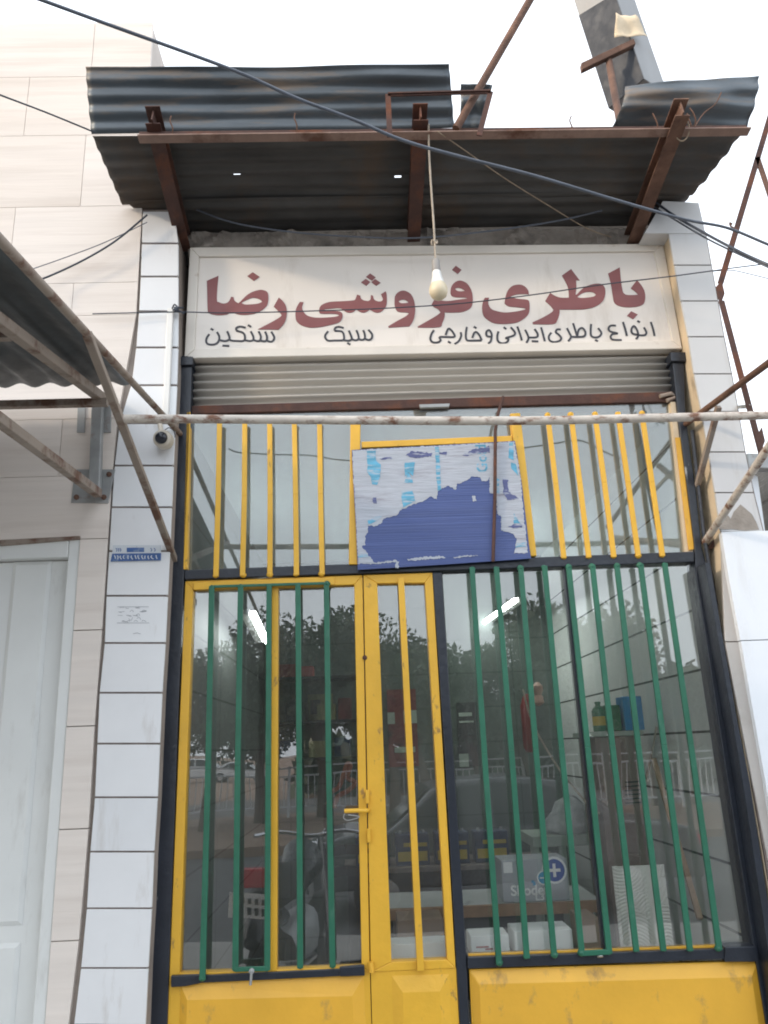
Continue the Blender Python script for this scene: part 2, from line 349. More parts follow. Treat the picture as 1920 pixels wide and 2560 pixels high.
moto_black = M('black_motorcycle_plastic', (.015, .016, .02), .3, var=.1)
tail_red = M('red_tail_lens', (.65, .03, .05), .2, var=.05)
glass = glass_mat('window_glass', dust=.032, f0=.15, tint=(.97, .985, .98))
glass_top = glass_mat('transom_glass', dust=.10, f0=.15, tint=(.84, .90, .90))

# ------------------------------------------------------------------ setting: ground
def sheet(name, x0, x1, y0, y1, z, mat_):
    b = MB(); b.box(x0, x1, y0, y1, z-.3, z); o = b.build(name, mat_); tag(o, kind='structure'); return o
sheet('ground', -400, 400, -420, 400, -.30, soil)
sheet('pavement', -30, 30, -4.6, -.02, 0, paving)
sheet('road', -60, 60, -12.2, -4.604, -.18, asphalt)
sheet('median', -60, 60, -19.5, -12.204, -.04, soil)
sheet('road', -60, 60, -29, -19.504, -.18, asphalt)

# ------------------------------------------------------------------ shop building
R1 = crop(0, 0, 960); R2 = crop(960, 0, 960); R3 = crop(0, 560, 960); R4 = crop(960, 560, 960)
R5 = crop(0, 1000, 960); R6 = crop(960, 1000, 960); R7 = crop(0, 1600, 960); R8 = crop(960, 1600, 960)
C7 = crop(0, 1240, 480); K8 = lambda x, y: ((1660+x/2.458)/S, (500+y/2.458)/S)
C3 = crop(920, 1440, 480); C4 = crop(920, 1900, 480); C5 = crop(1380, 1440, 540); C6 = crop(1380, 1940, 540)
L6 = lambda x, y: (x/3.073/S, (560+y/3.073)/S)
CB = crop(840, 1060, 500)

shop = thing('shop_building', 'white tiled battery shop with two stone pillars, a tiled room behind its glass', 'shop', (.35, 0, 0))
YC = -.12
def lerp_edge(pts, y):
    pts = sorted(pts, key=lambda p: p[1])
    for (x0, y0), (x1, y1) in zip(pts, pts[1:]):
        if y <= y1 or (x1, y1) == pts[-1]:
            return x0+(x1-x0)*(y-y0)/(y1-y0)
def pillar(left, right, joints, mat_, gap=1.6, fill=False, split=9e9):
    core = MB(); til = MB(); gr = MB(); til2 = MB()
    ys = sorted(joints)
    poly = [W(lerp_edge(left, ys[0]), ys[0], YC+.02)]
    ptsL = [W(lerp_edge(left, y), y, YC+.02) for y in ys]; ptsR = [W(lerp_edge(right, y), y, YC+.02) for y in ys]
    for p in (ptsL, ptsR):
        p[-1] = p[-1] + (p[-1]-p[0])*((p[-1].z)/(p[0].z-p[-1].z))
    core.prism([p-V((.045 if fill else 0, 0, 0)) for p in ptsL]+ptsR[::-1], (0, .26, 0))
    gl = [p+V((.004, -.014, 0)) for p in ptsL]; grr = [p+V((-.004, -.014, 0)) for p in ptsR]
    gr.prism(gl+grr[::-1], (0, .0135, 0))
    rows = list(zip(ys, ys[1:]))
    for k, (a, b_) in enumerate(rows):
        ga = gap if k else 0; gb = gap if k < len(rows)-1 else 0
        j = random.uniform(-.001, .001)
        q = [W(lerp_edge(left, a+ga), a+ga, YC+j), W(lerp_edge(right, a+ga), a+ga, YC+j), W(lerp_edge(right, b_-gb), b_-gb, YC+j), W(lerp_edge(left, b_-gb), b_-gb, YC+j)]
        (til2 if a > split else til).prism(q, (0, .013, 0), 0 if a > split else random.choice((0, 0, 1, 2)))
    z = W(lerp_edge(left, ys[-1]), ys[-1], YC).z; xl = ptsL[-1].x; xr = ptsR[-1].x
    q0 = W(lerp_edge(left, ys[-1]), ys[-1], YC); q1 = W(lerp_edge(right, ys[-1]), ys[-1], YC)
    while z > .02:
        h = min(.23, z-.01)
        (til2 if split < 9e8 else til).box(q0.x, q1.x, YC, YC+.013, z-h, z-.006); z -= h
    return core, gr, til, til2
leftL = [L6(1095, 0), L6(1075, 600), L6(1050, 900), L6(1030, 1180), L6(945, 1400), L6(900, 1640), L6(880, 1870), L6(860, 2170), C7(920, 862), C7(905, 1270), R7(430, 228), R7(410, 680), R7(390, 915), R7(375, 1160), R7(350, 1418), R7(320, 1659)]
leftR = [L6(1350, 0), L6(1370, 150), L6(1370, 900), L6(1360, 1250), L6(1340, 1650), L6(1320, 2170), R7(715, 0), R7(700, 228), R7(690, 448), R7(680, 680), R7(665, 915), R7(655, 1160), R7(640, 1418), R7(628, 1659)]
J = [L6(0, y)[1] for y in (-95, 148, 403, 670, 948, 1238, 1530, 1855, 2175)] + [C7(0, y)[1] for y in (475, 862, 1270)] + [R7(0, y)[1] for y in (228, 448, 680, 915, 1160, 1418, 1659)]
core, gr, til, _ = pillar(leftL, leftR, J, tile, gap=2.0, fill=True)
pl = core.build('pillar', plaster_dark, shop); til.build('cladding', [tile, tile_b, tile_c], pl, bevel=.0015); gr.build('grout', grout, pl)
rightL = [K8(30, 205), K8(65, 400), K8(105, 620), K8(150, 840), K8(185, 1065), K8(230, 1290), K8(275, 1550), K8(315, 1798), K8(350, 2040), C5(1235, 0), C5(1335, 530), C5(1520, 1598), C6(1660, 650)]
rightR = [K8(255, 205), K8(290, 400), K8(330, 620), K8(368, 840), K8(415, 1068), K8(455, 1290), K8(498, 1548), K8(550, 1798), K8(610, 2040), C5(1420, 0), C5(1500, 530), C5(1700, 1598), C6(1840, 650)]
J = [K8(0, y)[1] for y in (205, 400, 620, 840, 1068, 1300, 1548, 1798, 2040)] + [C5(0, 505)[1], C6(0, 650)[1]]
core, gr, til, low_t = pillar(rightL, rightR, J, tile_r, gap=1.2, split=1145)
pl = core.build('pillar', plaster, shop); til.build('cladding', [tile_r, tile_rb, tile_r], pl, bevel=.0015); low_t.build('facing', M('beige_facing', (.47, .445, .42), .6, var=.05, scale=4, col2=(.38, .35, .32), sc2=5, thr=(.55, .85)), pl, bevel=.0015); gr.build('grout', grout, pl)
# bigger head stone and grey cement patch of the right pillar
b = MB(); b.prism([W(*R2(x, y), YC-.004) for x, y in ((1125, 1008), (1390, 1008), (1360, 875), (1205, 868))], (0, .24, 0)); b.build('head_stone', tile_r, shop, bevel=.002)
b = MB(); b.prism([W(*K8(x, y), YC-.003) for x, y in ((340, 2025), (352, 1960), (385, 1925), (410, 1960), (430, 1915), (470, 1870), (500, 1895), (540, 1930), (570, 1985), (585, 2025), (500, 2032), (420, 2022))], (0, .006, 0)); b.build('cement_patch', concrete, shop)
# rough concrete lintel above the sign
b = MB(); n = 110; nr = 6
for k in range(nr+1):
    for i in range(n+1):
        x = 405+1035*i/n; y = (494-.012*(x-900))*(1-k/nr)+(545-.015*(x-900))*k/nr
        lump = .018*math.sin(i*.35)+.014*math.sin(i*.83+k)+random.uniform(-.010, .010)
        p = W(x, y, 0); b.v.append(p+V((0, .03-max(0, lump)*(k < nr)-.02*(1-abs(k/nr-.5)), random.uniform(-.006, .006))))
for k in range(nr):
    for i in range(n):
        a = k*(n+1)+i; b.f.append([a, a+1, a+n+2, a+n+1]); b.m.append(0)
pa, pb_ = W(405, 520, 0), W(1440, 510, 0); b.box(pa.x, pb_.x, .04, .20, 3.90, 4.04)
xa, xb = W(405, 500).x, W(1440, 500).x
b.build('lintel', concrete, shop)
# roof slab and the room behind
RX0, RX1, RY1, RZ = -.82, 1.52, 3.25, 3.12
b = MB(); b.box(RX0-.16, RX1+.16, .222, RY1+.2, 3.3, 4.06); b.build('roof', dark_concrete, shop)
b = MB(); b.box(RX0-.16, RX1+.04, .075, .22, 3.90, 4.13); b.build('roof_edge', dark_concrete, shop)
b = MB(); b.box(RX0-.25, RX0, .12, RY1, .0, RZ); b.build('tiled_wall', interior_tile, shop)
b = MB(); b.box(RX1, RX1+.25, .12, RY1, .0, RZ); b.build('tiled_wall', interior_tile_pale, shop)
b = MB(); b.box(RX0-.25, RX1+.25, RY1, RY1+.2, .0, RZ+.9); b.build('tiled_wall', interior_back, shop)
b = MB(); b.box(RX0-.25, RX1+.25, .08, RY1, RZ, RZ+.15); b.build('ceiling', ceil_mat, shop)
b = MB(); b.box(RX0-.05, RX1+.05, .06, RY1, -.05, .03); b.build('floor', floor_mat, shop)

# ------------------------------------------------------------------ neighbour on the left
nb = thing('neighbour_building', 'tall cream stone clad building with a white metal door, left of the shop', 'building', (-2.6, -.1, 0))
YN = -.119
edge = [(332, 88), (310, 470), (290, 832), L6(945, 1290), L6(900, 1640), L6(860, 2170), C7(920, 862), C7(890, 1270), R7(425, 228), R7(385, 915), R7(350, 1290), R7(300, 1659)]
b = MB(); jb = MB()
rowsD = [86, 152, 215, 290, 366, 446, 524, 600, 680, 762, 842, 918, 995, 1068, 1150, 1200]
def Zof(yd): return W(150, yd-(-.02)*0, YN).z
zs = [W(160, y, YN).z for y in (86, 100)]
joints_z = [5.20, 4.86]
for yd in (292, 446, 612): joints_z.append(W(150, yd, YN).z)
joints_z.append(W(250, 680, YN).z)
z = joints_z[-1]
joints_z = sorted(set([round(x, 3) for x in joints_z]), reverse=True)
zz = joints_z[-1]
for yd in (905, 1028, 1165): joints_z.append(W(150, yd, YN).z)
for yd in (C7(0, 1160)[1], R7(0, 372)[1], R7(0, 815)[1], R7(0, 1297)[1]): joints_z.append(W(180, yd, YN).z)
while joints_z[-1] > .3: joints_z.append(joints_z[-1]-.32)
joints_z.append(0)
edge3 = [W(x-4.5, y, YN) for x, y in edge]
def edge_x(z):
    e = sorted(edge3, key=lambda p: p.z)
    if z <= e[0].z: return e[0].x+(e[0].z-z)*(-.0)
    if z >= e[-1].z: return e[-1].x
    for p, q in zip(e, e[1:]):
        if p.z <= z <= q.z: return p.x+(q.x-p.x)*(z-p.z)/(q.z-p.z)
DX1 = W(*C7(690, 350), YN).x                 # door opening right edge
DZ = W(*C7(300, 362), YN).z
DXb = W(*R7(165, 1530), YN).x
def slabrow(z0, z1, xl, rightfn, k):
    x = xl + (-.3 if k % 2 else 0)
    while True:
        x1 = x+.62; xr0, xr1 = rightfn(z0), rightfn(z1)
        last = x1 > min(xr0, xr1)-.08
        g = .0011
        a, c = (xr0, xr1) if last else (x1-g, x1-g)
        b.prism([(x+g, YN, z0+g), (a, YN, z0+g), (c, YN, z1-g), (x+g, YN, z1-g)], (0, .02, 0), random.choice((0, 0, 1)))
        if last: break
        x = x1
for k, (z1, z0) in enumerate(zip(joints_z, joints_z[1:])):
    if z0 >= DZ-.02: slabrow(z0, z1, -5, edge_x, k)
    elif z1 > DZ: 
        slabrow(DZ, z1, -5, edge_x, k)
        b.prism([(DX1+.002, YN, z0), (edge_x(z0), YN, z0), (edge_x(DZ), YN, DZ-.003), (DX1+.002, YN, DZ-.003)], (0, .02, 0))
    else:
        xa = DX1+(DXb-DX1)*0
        b.prism([(xa+.002, YN, z0+.002), (edge_x(z0), YN, z0+.002), (edge_x(z1), YN, z1-.002), (xa+.002, YN, z1-.002)], (0, .02, 0))
b.build('cladding', [cream, cream_b], nb)
b = MB()
b.prism([(-5, YN+.021, DZ), (edge_x(DZ)-.005, YN+.021, DZ), (edge_x(5.2)-.005, YN+.021, 5.195), (-5, YN+.021, 5.195)], (0, .5, 0))
b.prism([(DX1+.002, YN+.021, 0), (edge_x(0)-.005, YN+.021, 0), (edge_x(DZ)-.005, YN+.021, DZ-.002), (DX1+.002, YN+.021, DZ-.002)], (0, .5, 0))
b.build('wall', cream_joint, nb)
# stone header over the door, steel door
b = MB(); b.prism([W(0, 1166, YN-.006), W(*C7(693, 343), YN-.006), W(*C7(690, 372), YN-.006), W(0, 1179, YN-.006)], (0, .05, 0))
b.prism([W(-60, 1168, YN-.006), W(0, 1166, YN-.006), W(0, 1179, YN-.006), W(-60, 1181, YN-.006)], (0, .05, 0)); b.build('door_header', tube_beige, nb, bevel=.003)
dr = MB(); YD = YN+.05
xr = DX1-.0; xl = xr-.98
dr.box(xr-.045, xr, YD-.045, YD+.06, 0, DZ); dr.box(xl, xr-.046, YD-.045, YD+.06, DZ-.085, DZ)
dr.box(xl-.05, xl-.001, YD-.045, YD+.06, 0, DZ)
dfr = dr.build('door_frame', door_white, nb, bevel=.004)
d2 = MB(); zt = DZ-.09
d2.box(xl, xr-.05, YD, YD+.04, .02, zt)
zhi, zlo = W(60, 1998, YD).z, W(60, 2035, YD).z; pxl = W(*C7(85, 900), YD).x
for z0, z1 in ((.12, zlo), (zhi, W(*C7(300, 566), YD).z)):
    for (px0, px1, pz0, pz1) in ((pxl, xr-.05-.075, z0, z1),):
        q = [V((px0, YD, pz0)), V((px1, YD, pz0)), V((px1, YD, pz1)), V((px0, YD, pz1))]
        i = .016; r_ = [q[0]+V((i, -.008, i)), q[1]+V((-i, -.008, i)), q[2]+V((-i, -.008, -i)), q[3]+V((i, -.008, -i))]
        d2.add([p+V((0, -.001, 0)) for p in q]+r_, [[0, 1, 5, 4], [1, 2, 6, 5], [2, 3, 7, 6], [3, 0, 4, 7], [4, 5, 6, 7]])
d2.build('door', door_white, nb, bevel=.002)

# neighbour's small awning
aw = thing('neighbour_awning', 'small corrugated awning on beige square tubes over the white door', 'awning', W(228, 1070, YN))
A0 = W(228, 866, YN-.02); XA = A0.x
A1 = WX(0, 694, XA); dirA = (A1-A0); dirA = dirA/abs(dirA.y)
qa = W(390, 938, -.02); dirS = WX(0, 518, qa.x)-qa; dirS = dirS/abs(dirS.y)      # per metre of depth
rb = MB(); A_end = A0+dirA*2.0; rb.bar(A0, A_end, .038, .038); rb.build('rafter', tube_beige, aw, bevel=.003)
P0 = W(207, 875, YN-.022); P1 = W(200, 1072, YN-.022)
rb = MB(); rb.bar(W(212, 868, YN-.03), W(205, 1068, YN-.03), .045, .035); rb.build('upright', galv, aw, bevel=.003)
B0 = W(212, 1066, YN-.03); B1 = WX(0, 908, B0.x); B2 = B0+(B1-B0)*1.8
rb = MB(); rb.bar(B0, B2, .034, .036); rb.build('strut', tube_beige, aw, bevel=.003)
pb = MB(); pb.prism([W(*L6(x, y), YN-.006) for x, y in ((575, 1885), (885, 1885), (830, 2145), (545, 2140))], (0, .006, 0)); pb.build('base_plate', galv, aw, bevel=.001)
for x, y in ((610, 1925), (840, 1925), (590, 2100), (800, 2100)):
    pb = MB(); pb.lathe([(.011, 0), (.011, .008), (.005, .009), (.005, .018)], W(*L6(x, y), YN-.006), (0, -1, 0), 8); pb.build('bolt', rusty, aw)
for xs in ((600, 655), (790, 855)):
    pb = MB(); pb.prism([W(*L6(x, y), YN-.006) for x, y in ((xs[0], 1350), (xs[1], 1350), (xs[1]-5, 1600), (xs[0]-10, 1600))], (0, .006, 0)); pb.build('wall_plate', galv, aw)
def corr(P00, P10, P11, P01, nrm, ncorr, amp, nu=10, along='t', per=8, wob=0.0, curl=None):
    """sheet between four corners (u along P00-P10, t along P00-P01); ridges run along u ('t' varies the wave) or along t"""
    b = MB(); nrm = V(nrm).normalized(); nt_ = int(ncorr*per) if along == 't' else nu; nn = nu if along == 't' else int(ncorr*per)
    ph = [random.uniform(0, 6.28) for _ in range(4)]
    for j in range(nt_+1):
        t = j/nt_
        for i in range(nn+1):
            u = i/nn; p = (P00*(1-u)+P10*u)*(1-t)+(P01*(1-u)+P11*u)*t
            w = math.sin(2*math.pi*ncorr*(t if along == 't' else u))*amp
            w += wob*(math.sin(5.1*u+ph[0]+2*t)+.6*math.sin(11*u+ph[1]-3*t)+.4*math.sin(17*u*t+ph[2]))
            if curl: w += curl(u, t)
            b.v.append(p+nrm*w)
    for j in range(nt_):
        for i in range(nn):
            a = j*(nn+1)+i; b.f.append([a, a+1, a+nn+2, a+nn+1]); b.m.append(0)
    return b
E0 = W(284, 838, YN-.12); Z_up = V((0, 0, .035))
sheetL = V((-4.2, E0.y, A0.z))+Z_up; sheetR = V((E0.x, E0.y, A0.z))+Z_up
outv = dirS*2.3
nS = outv.cross(V((1, 0, 0))).normalized()
if nS.z < 0: nS = -nS
b = corr(sheetL, sheetR, sheetR+outv, sheetL+outv, nS, 26, .010, nu=6, along='u', per=8, wob=.002)
b.build('roof_sheet', zinc_light, aw, smooth=True, solid=.0015)
pb = MB()
for dd in (.08, .75, 1.5, 2.2):
    q = V((0, YN-.03, A0.z))+dirS*dd+V((0, 0, .020 if dd > .1 else -.025)); pb.bar((-4.2, q.y, q.z-.012), (E0.x-.22 if dd > .1 else E0.x-.1, q.y, q.z-.012), .03, .03)
pb.build('purlin', tube_beige, aw)

# ------------------------------------------------------------------ steel frame in front of the shop (old awning frame)
fr = thing('awning_frame', 'bare rusty pipe frame reaching out across the shopfront, one long peeling pipe', 'pipe frame', (.35, -.02, 2.4))
XL = W(390, 935, 0).x; XR = 1.485
LA0 = W(390, 938, -.02); LA1 = LA0+dirS*1.20; LA2 = LA0+dirS*2.6
LST = min((LA0+dirS*(k*.01) for k in range(40, 200)), key=lambda q: (proj(q)-V((187, 722))).length)
mb = MB(); mb.tube([LA0, LA1, LA2], .0125, 10); mb.build('arm', tube_beige, fr, smooth=True)
LS0 = WX(385, 1218, XL); LS0.y = -.02
mb = MB(); mb.bar(LS0, LST, .026, .026, side=(1, .2, 0)); mb.build('strut', tube_beige, fr, bevel=.003)
PJ = min((LS0+(LST-LS0)*(k*.01) for k in range(100)), key=lambda q: (proj(q)-V((266, 903))).length)
RA0 = W(1480, 917, -.02); RA1 = WX(1659, 785, RA0.x); RA2 = RA0+(RA1-RA0)*1.6
mb = MB(); mb.tube([RA0, RA1, RA2], .0135, 10); mb.build('arm', rusty, fr, smooth=True)
RS0 = W(1522, 1172, -.02); RS1 = WX(1659, 968, RS0.x); RS2 = RS0+(RS1-RS0)*1.8
mb = MB(); mb.tube([RS0, RS1, RS2], .016, 10); mb.build('strut', pipe_mat, fr, smooth=True)
mb = MB(); mb.prism([W(*K8(x, y), -.03) for x, y in ((262, 2145), (345, 2040), (345, 2110), (300, 2140))], (0, .03, 0)); mb.build('strut_cleat', rusty_dark, fr)
a = W(*K8(205, 1755), -.03); c = WX(*K8(335, 1270), a.x+.0)
mb = MB(); mb.bar(a, c, .022, .022); mb.build('short_strut', tube_beige, fr, bevel=.002)
YP = PJ.y
pts = [W(x, y, YP) for x, y in ((268, 905), (420, 905), (600, 906.5), (800, 908), (1000, 909), (1200, 908), (1400, 903), (1659, 897))]
ext = pts[-1]+(pts[-1]-pts[-2])*.9; pts.append(ext)
mb = MB(); mb.tube(smooth_line(pts, 4), .0150, 14); mb.build('long_pipe', pipe_mat, fr, smooth=True)
mb = MB(); mb.tube([W(1087, 857, -.075), W(1076, 893, -.09), W(1070, 930, -.08), W(1069, 1080, -.075), W(1065, 1213, -.075)], .0075, 6); mb.build('hanging_rod', rusty_dark, fr)

# ------------------------------------------------------------------ sign
sg = thing('shop_sign', 'long cream sign board with maroon Persian lettering over the shutter', 'sign', W(930, 772, -.03))
YS = -.03
outer = [W(410, 534, YS), W(1433, 526, YS), W(1474, 753, YS), W(398, 774, YS)]
inner = [W(430, 554, YS), W(1413.5, 542, YS), W(1453, 735, YS), W(420, 754, YS)]
mb = MB(); mb.prism([p+V((0, .012, 0)) for p in inner], (0, .05, 0)); mb.build('panel', sign_white, sg)
mb = MB()
for i in range(4):
    j = (i+1) % 4; mb.prism([outer[i], outer[j], inner[j], inner[i]], (0, .06, 0))
mb.build('frame', sign_frame, sg, bevel=.004)
Z1 = crop(500, 660, 300); Z2 = crop(720, 660, 300); Z3 = crop(960, 640, 340); Z4 = crop(1200, 640, 340); Z5 = crop(1380, 640, 340)
YT = YS+.011
def glyph(fn, *loops):
    out = []
    for lp in loops:
        p = [W(*fn(x, y), YT) for x, y in lp]; p = [V((q.x, q.z)) for q in p]
        out.append(smooth_loop(p, 4))
    return out
big = []
big.append(glyph(Z1, [(95, 235), (255, 165), (240, 330), (235, 505), (265, 530), (315, 548), (370, 540), (405, 510), (430, 455), (465, 460), (480, 510), (530, 545), (560, 520), (640, 440), (720, 390), (800, 365), (860, 360), (925, 385), (945, 440), (940, 530), (920, 580), (870, 630), (780, 680), (680, 700), (580, 705), (500, 690), (440, 665), (410, 680), (370, 700), (270, 710), (180, 700), (120, 675), (105, 620), (100, 400)],
    [(570, 540), (640, 500), (720, 470), (790, 475), (840, 500), (860, 525), (800, 550), (700, 560), (620, 560)]))
big.append(glyph(Z1, [(655, 170), (730, 115), (825, 180), (745, 235)]))
big.append(glyph(Z1, [(1090, 465), (1150, 520), (1190, 590), (1200, 680), (1185, 770), (1150, 840), (1085, 910), (800, 905), (1000, 800), (1100, 740), (1130, 710), (1110, 680), (1080, 650), (1020, 590)]))
big.append(glyph(Z2, [(165, 525), (215, 530), (195, 600), (215, 660), (260, 710), (330, 735), (430, 745), (560, 740), (660, 730), (705, 715), (680, 695), (600, 690), (500, 690), (445, 685), (430, 660), (440, 600), (480, 560), (560, 530), (650, 520), (780, 515), (900, 505), (930, 490), (955, 425), (1000, 440), (1010, 480), (1050, 505), (1110, 515), (1140, 490), (1145, 430), (1175, 440), (1190, 490), (1230, 515), (1280, 520), (1305, 505), (1310, 480), (1285, 420), (1350, 380), (1365, 430), (1365, 550), (1340, 610), (1290, 660), (1240, 675), (1190, 665), (1130, 630), (1090, 660), (1040, 675), (990, 660), (945, 630), (900, 665), (840, 675), (790, 655), (740, 620), (690, 610), (600, 618), (490, 625), (540, 642), (640, 650), (720, 660), (755, 700), (740, 770), (690, 815), (560, 850), (430, 875), (300, 880), (190, 850), (125, 800), (105, 740), (105, 650), (130, 580)]))
for d in ([(1078, 180), (1135, 132), (1212, 186), (1162, 232)], [(1010, 255), (1075, 207), (1138, 250), (1083, 303)], [(1152, 252), (1205, 210), (1280, 260), (1220, 303)]): big.append(glyph(Z2, d))
big.append(glyph(Z3, [(130, 530), (135, 490), (165, 450), (215, 425), (270, 430), (330, 470), (365, 540), (380, 630), (375, 720), (350, 800), (310, 860), (60, 875), (50, 860), (150, 800), (260, 740), (305, 700), (270, 690), (190, 685), (150, 660), (130, 600)],
    [(175, 555), (200, 540), (240, 533), (280, 550), (300, 570), (250, 578), (205, 575)]))
big.append(glyph(Z3, [(812, 430), (820, 380), (850, 335), (900, 305), (950, 305), (1010, 335), (1055, 400), (1080, 480), (1080, 580), (1050, 640), (970, 680), (880, 690), (770, 690), (740, 685), (740, 740), (710, 820), (670, 870), (415, 875), (410, 862), (520, 800), (640, 730), (690, 690), (660, 650), (610, 625), (580, 595), (620, 520), (700, 545), (790, 550), (900, 535), (1020, 520), (985, 508), (880, 505), (830, 490), (812, 460)],
    [(865, 400), (900, 388), (950, 400), (988, 428), (930, 432), (890, 425)]))
big.append(glyph(Z3, [(830, 170), (875, 120), (945, 170), (900, 220)]))
big.append(glyph(Z4, [(60, 510), (110, 510), (100, 580), (130, 640), (190, 670), (300, 690), (430, 680), (530, 660), (560, 648), (530, 635), (440, 625), (350, 615), (300, 580), (310, 500), (340, 420), (390, 370), (450, 352), (510, 355), (560, 385), (590, 430), (595, 470), (560, 465), (450, 470), (370, 495), (400, 510), (480, 525), (570, 535), (600, 560), (605, 640), (590, 710), (530, 770), (440, 815), (300, 830), (170, 820), (80, 770), (40, 720), (25, 640), (35, 560)]))
big.append(glyph(Z4, [(855, 450), (920, 490), (990, 510), (1085, 510), (1080, 430), (1060, 350), (1000, 240), (1110, 160), (1215, 300), (1170, 295), (1175, 380), (1165, 470), (1180, 470), (1250, 400), (1340, 355), (1430, 338), (1490, 350), (1525, 400), (1525, 480), (1490, 560), (1400, 620), (1280, 650), (1180, 655), (970, 655), (970, 700), (945, 780), (890, 832), (645, 832), (640, 810), (760, 755), (870, 690), (895, 655), (860, 610), (795, 550)],
    [(1185, 500), (1240, 460), (1300, 440), (1370, 440), (1415, 470), (1390, 495), (1300, 510), (1220, 512)]))
big.append(glyph(Z5, [(685, 215), (825, 140), (840, 300), (860, 420), (880, 460), (930, 478), (1050, 475), (1020, 440), (960, 395), (1035, 295), (1090, 360), (1130, 440), (1135, 530), (1110, 590), (1030, 620), (900, 625), (820, 610), (760, 570), (740, 480), (720, 350)]))
big.append(glyph(Z5, [(915, 730), (965, 675), (1045, 715), (990, 772)]))
for g_ in big:
    vs, fs = filled(g_, .0012); mb = MB(); mb.add([V((v.x, YT+v.y-.0005, v.z)) for v in vs], fs); mb.build('maroon_letter', sign_red, sg)
SM = [(Z1, [[(130, 970), (100, 1010), (85, 1060), (100, 1100), (150, 1115), (220, 1105), (260, 1060), (265, 1000), (235, 940)], [(375, 930), (400, 990), (405, 1040), (350, 1065), (272, 1052)], [(310, 1128), (405, 1134)], [(405, 1040), (440, 1060), (520, 1064), (590, 1065), (620, 1040), (615, 980), (580, 945), (500, 922)], [(500, 917), (505, 882), (560, 865), (630, 882)], [(612, 1052), (690, 1065), (735, 1050), (735, 1000), (700, 930)], [(735, 1050), (790, 1065), (830, 1055), (840, 1000), (810, 930)], [(830, 1055), (880, 1068), (920, 1055), (925, 1000), (900, 935)], [(920, 1055), (970, 1075), (1010, 1060), (1025, 1010), (985, 935)], [(148, 893), (185, 915)], [(662, 845), (705, 868)]]),
      (Z2, [[(555, 930), (515, 985), (520, 1030), (560, 1060), (650, 1058), (750, 1055), (775, 1030), (765, 960), (730, 930), (645, 925)], [(645, 922), (652, 885), (700, 868), (770, 885)], [(760, 1048), (830, 1060), (880, 1040), (870, 990), (840, 920)], [(880, 1040), (935, 1055), (975, 1035), (970, 980), (945, 915)], [(975, 1035), (1020, 1050), (1060, 1030), (1060, 970), (1040, 915)], [(1060, 1030), (1110, 1050), (1155, 1030), (1160, 970), (1110, 910)], [(818, 1093), (862, 1115)]]),
      (Z3, [[(752, 965), (775, 900), (800, 888), (840, 930), (860, 985), (770, 988), (680, 990), (690, 1030), (650, 1055), (590, 1050), (565, 1010), (580, 950), (610, 905)], [(780, 1042), (815, 1062)], [(935, 930), (940, 980), (910, 1040), (860, 1075)], [(1010, 865), (1000, 930), (1000, 1000), (1020, 1030), (1100, 1031), (1190, 1030)], [(1077, 1000), (1100, 940), (1130, 930), (1165, 970), (1190, 1028)], [(1095, 862), (1128, 882)], [(1312, 985), (1255, 975), (1250, 925), (1285, 905), (1312, 950), (1312, 990), (1300, 1040), (1270, 1070)]]),
      (Z4, [[(225, 920), (210, 980), (220, 1040), (270, 1065), (330, 1050), (345, 1010), (315, 1000), (410, 970), (425, 930), (375, 870)], [(288, 870), (322, 892)], [(455, 860), (490, 960), (510, 1030)], [(550, 900), (580, 960), (590, 1010), (565, 1060)], [(590, 995), (690, 990), (702, 950), (665, 890)], [(630, 1038), (712, 1042)], [(745, 870), (770, 960), (790, 1040)], [(870, 935), (840, 980), (850, 1030), (900, 1050), (970, 1035), (990, 1000), (960, 960), (925, 930), (940, 897), (985, 897)], [(1060, 880), (1090, 940), (1110, 990), (1075, 1040)], [(1105, 985), (1190, 987), (1270, 978), (1285, 930), (1250, 880), (1205, 900), (1185, 980)], [(1135, 820), (1160, 900), (1185, 980)], [(1355, 830), (1350, 900), (1355, 970), (1390, 992), (1450, 985), (1480, 940), (1440, 880)], [(1405, 1022), (1438, 1042)]]),
      (Z5, [[(780, 850), (720, 850), (690, 880), (710, 920), (800, 945), (740, 952), (715, 985), (740, 1020), (850, 1025)], [(865, 805), (895, 900), (912, 975)], [(1050, 962), (980, 945), (970, 890), (1000, 855), (1035, 900), (1052, 960), (1045, 990), (1025, 1015)], [(1050, 966), (1130, 966), (1150, 930), (1120, 870)], [(1040, 790), (1072, 810)], [(1205, 805), (1235, 900), (1250, 975)]])]
kk = 0
for fn, strokes in SM:
    mb = MB()
    for st in strokes:
        kk += 1; p = [W(*fn(x, y), YT-.0004*(kk % 3)) for x, y in st]
        mb.ribbon(smooth_line(p, 5), .0098, t=.001)
    mb.build('small_lettering', sign_black, sg)

# ------------------------------------------------------------------ roller shutter
rs = thing('roller_shutter', 'grey ribbed roller shutter rolled up under the sign with rusty bottom bar', 'shutter', W(930, 890, .02))
b = corr(W(414, 774, .02), W(1452, 754, .02), W(1456, 846, .02), W(415, 877, .02), (0, -1, 0), 6, .0135, nu=4, along='t', per=12)
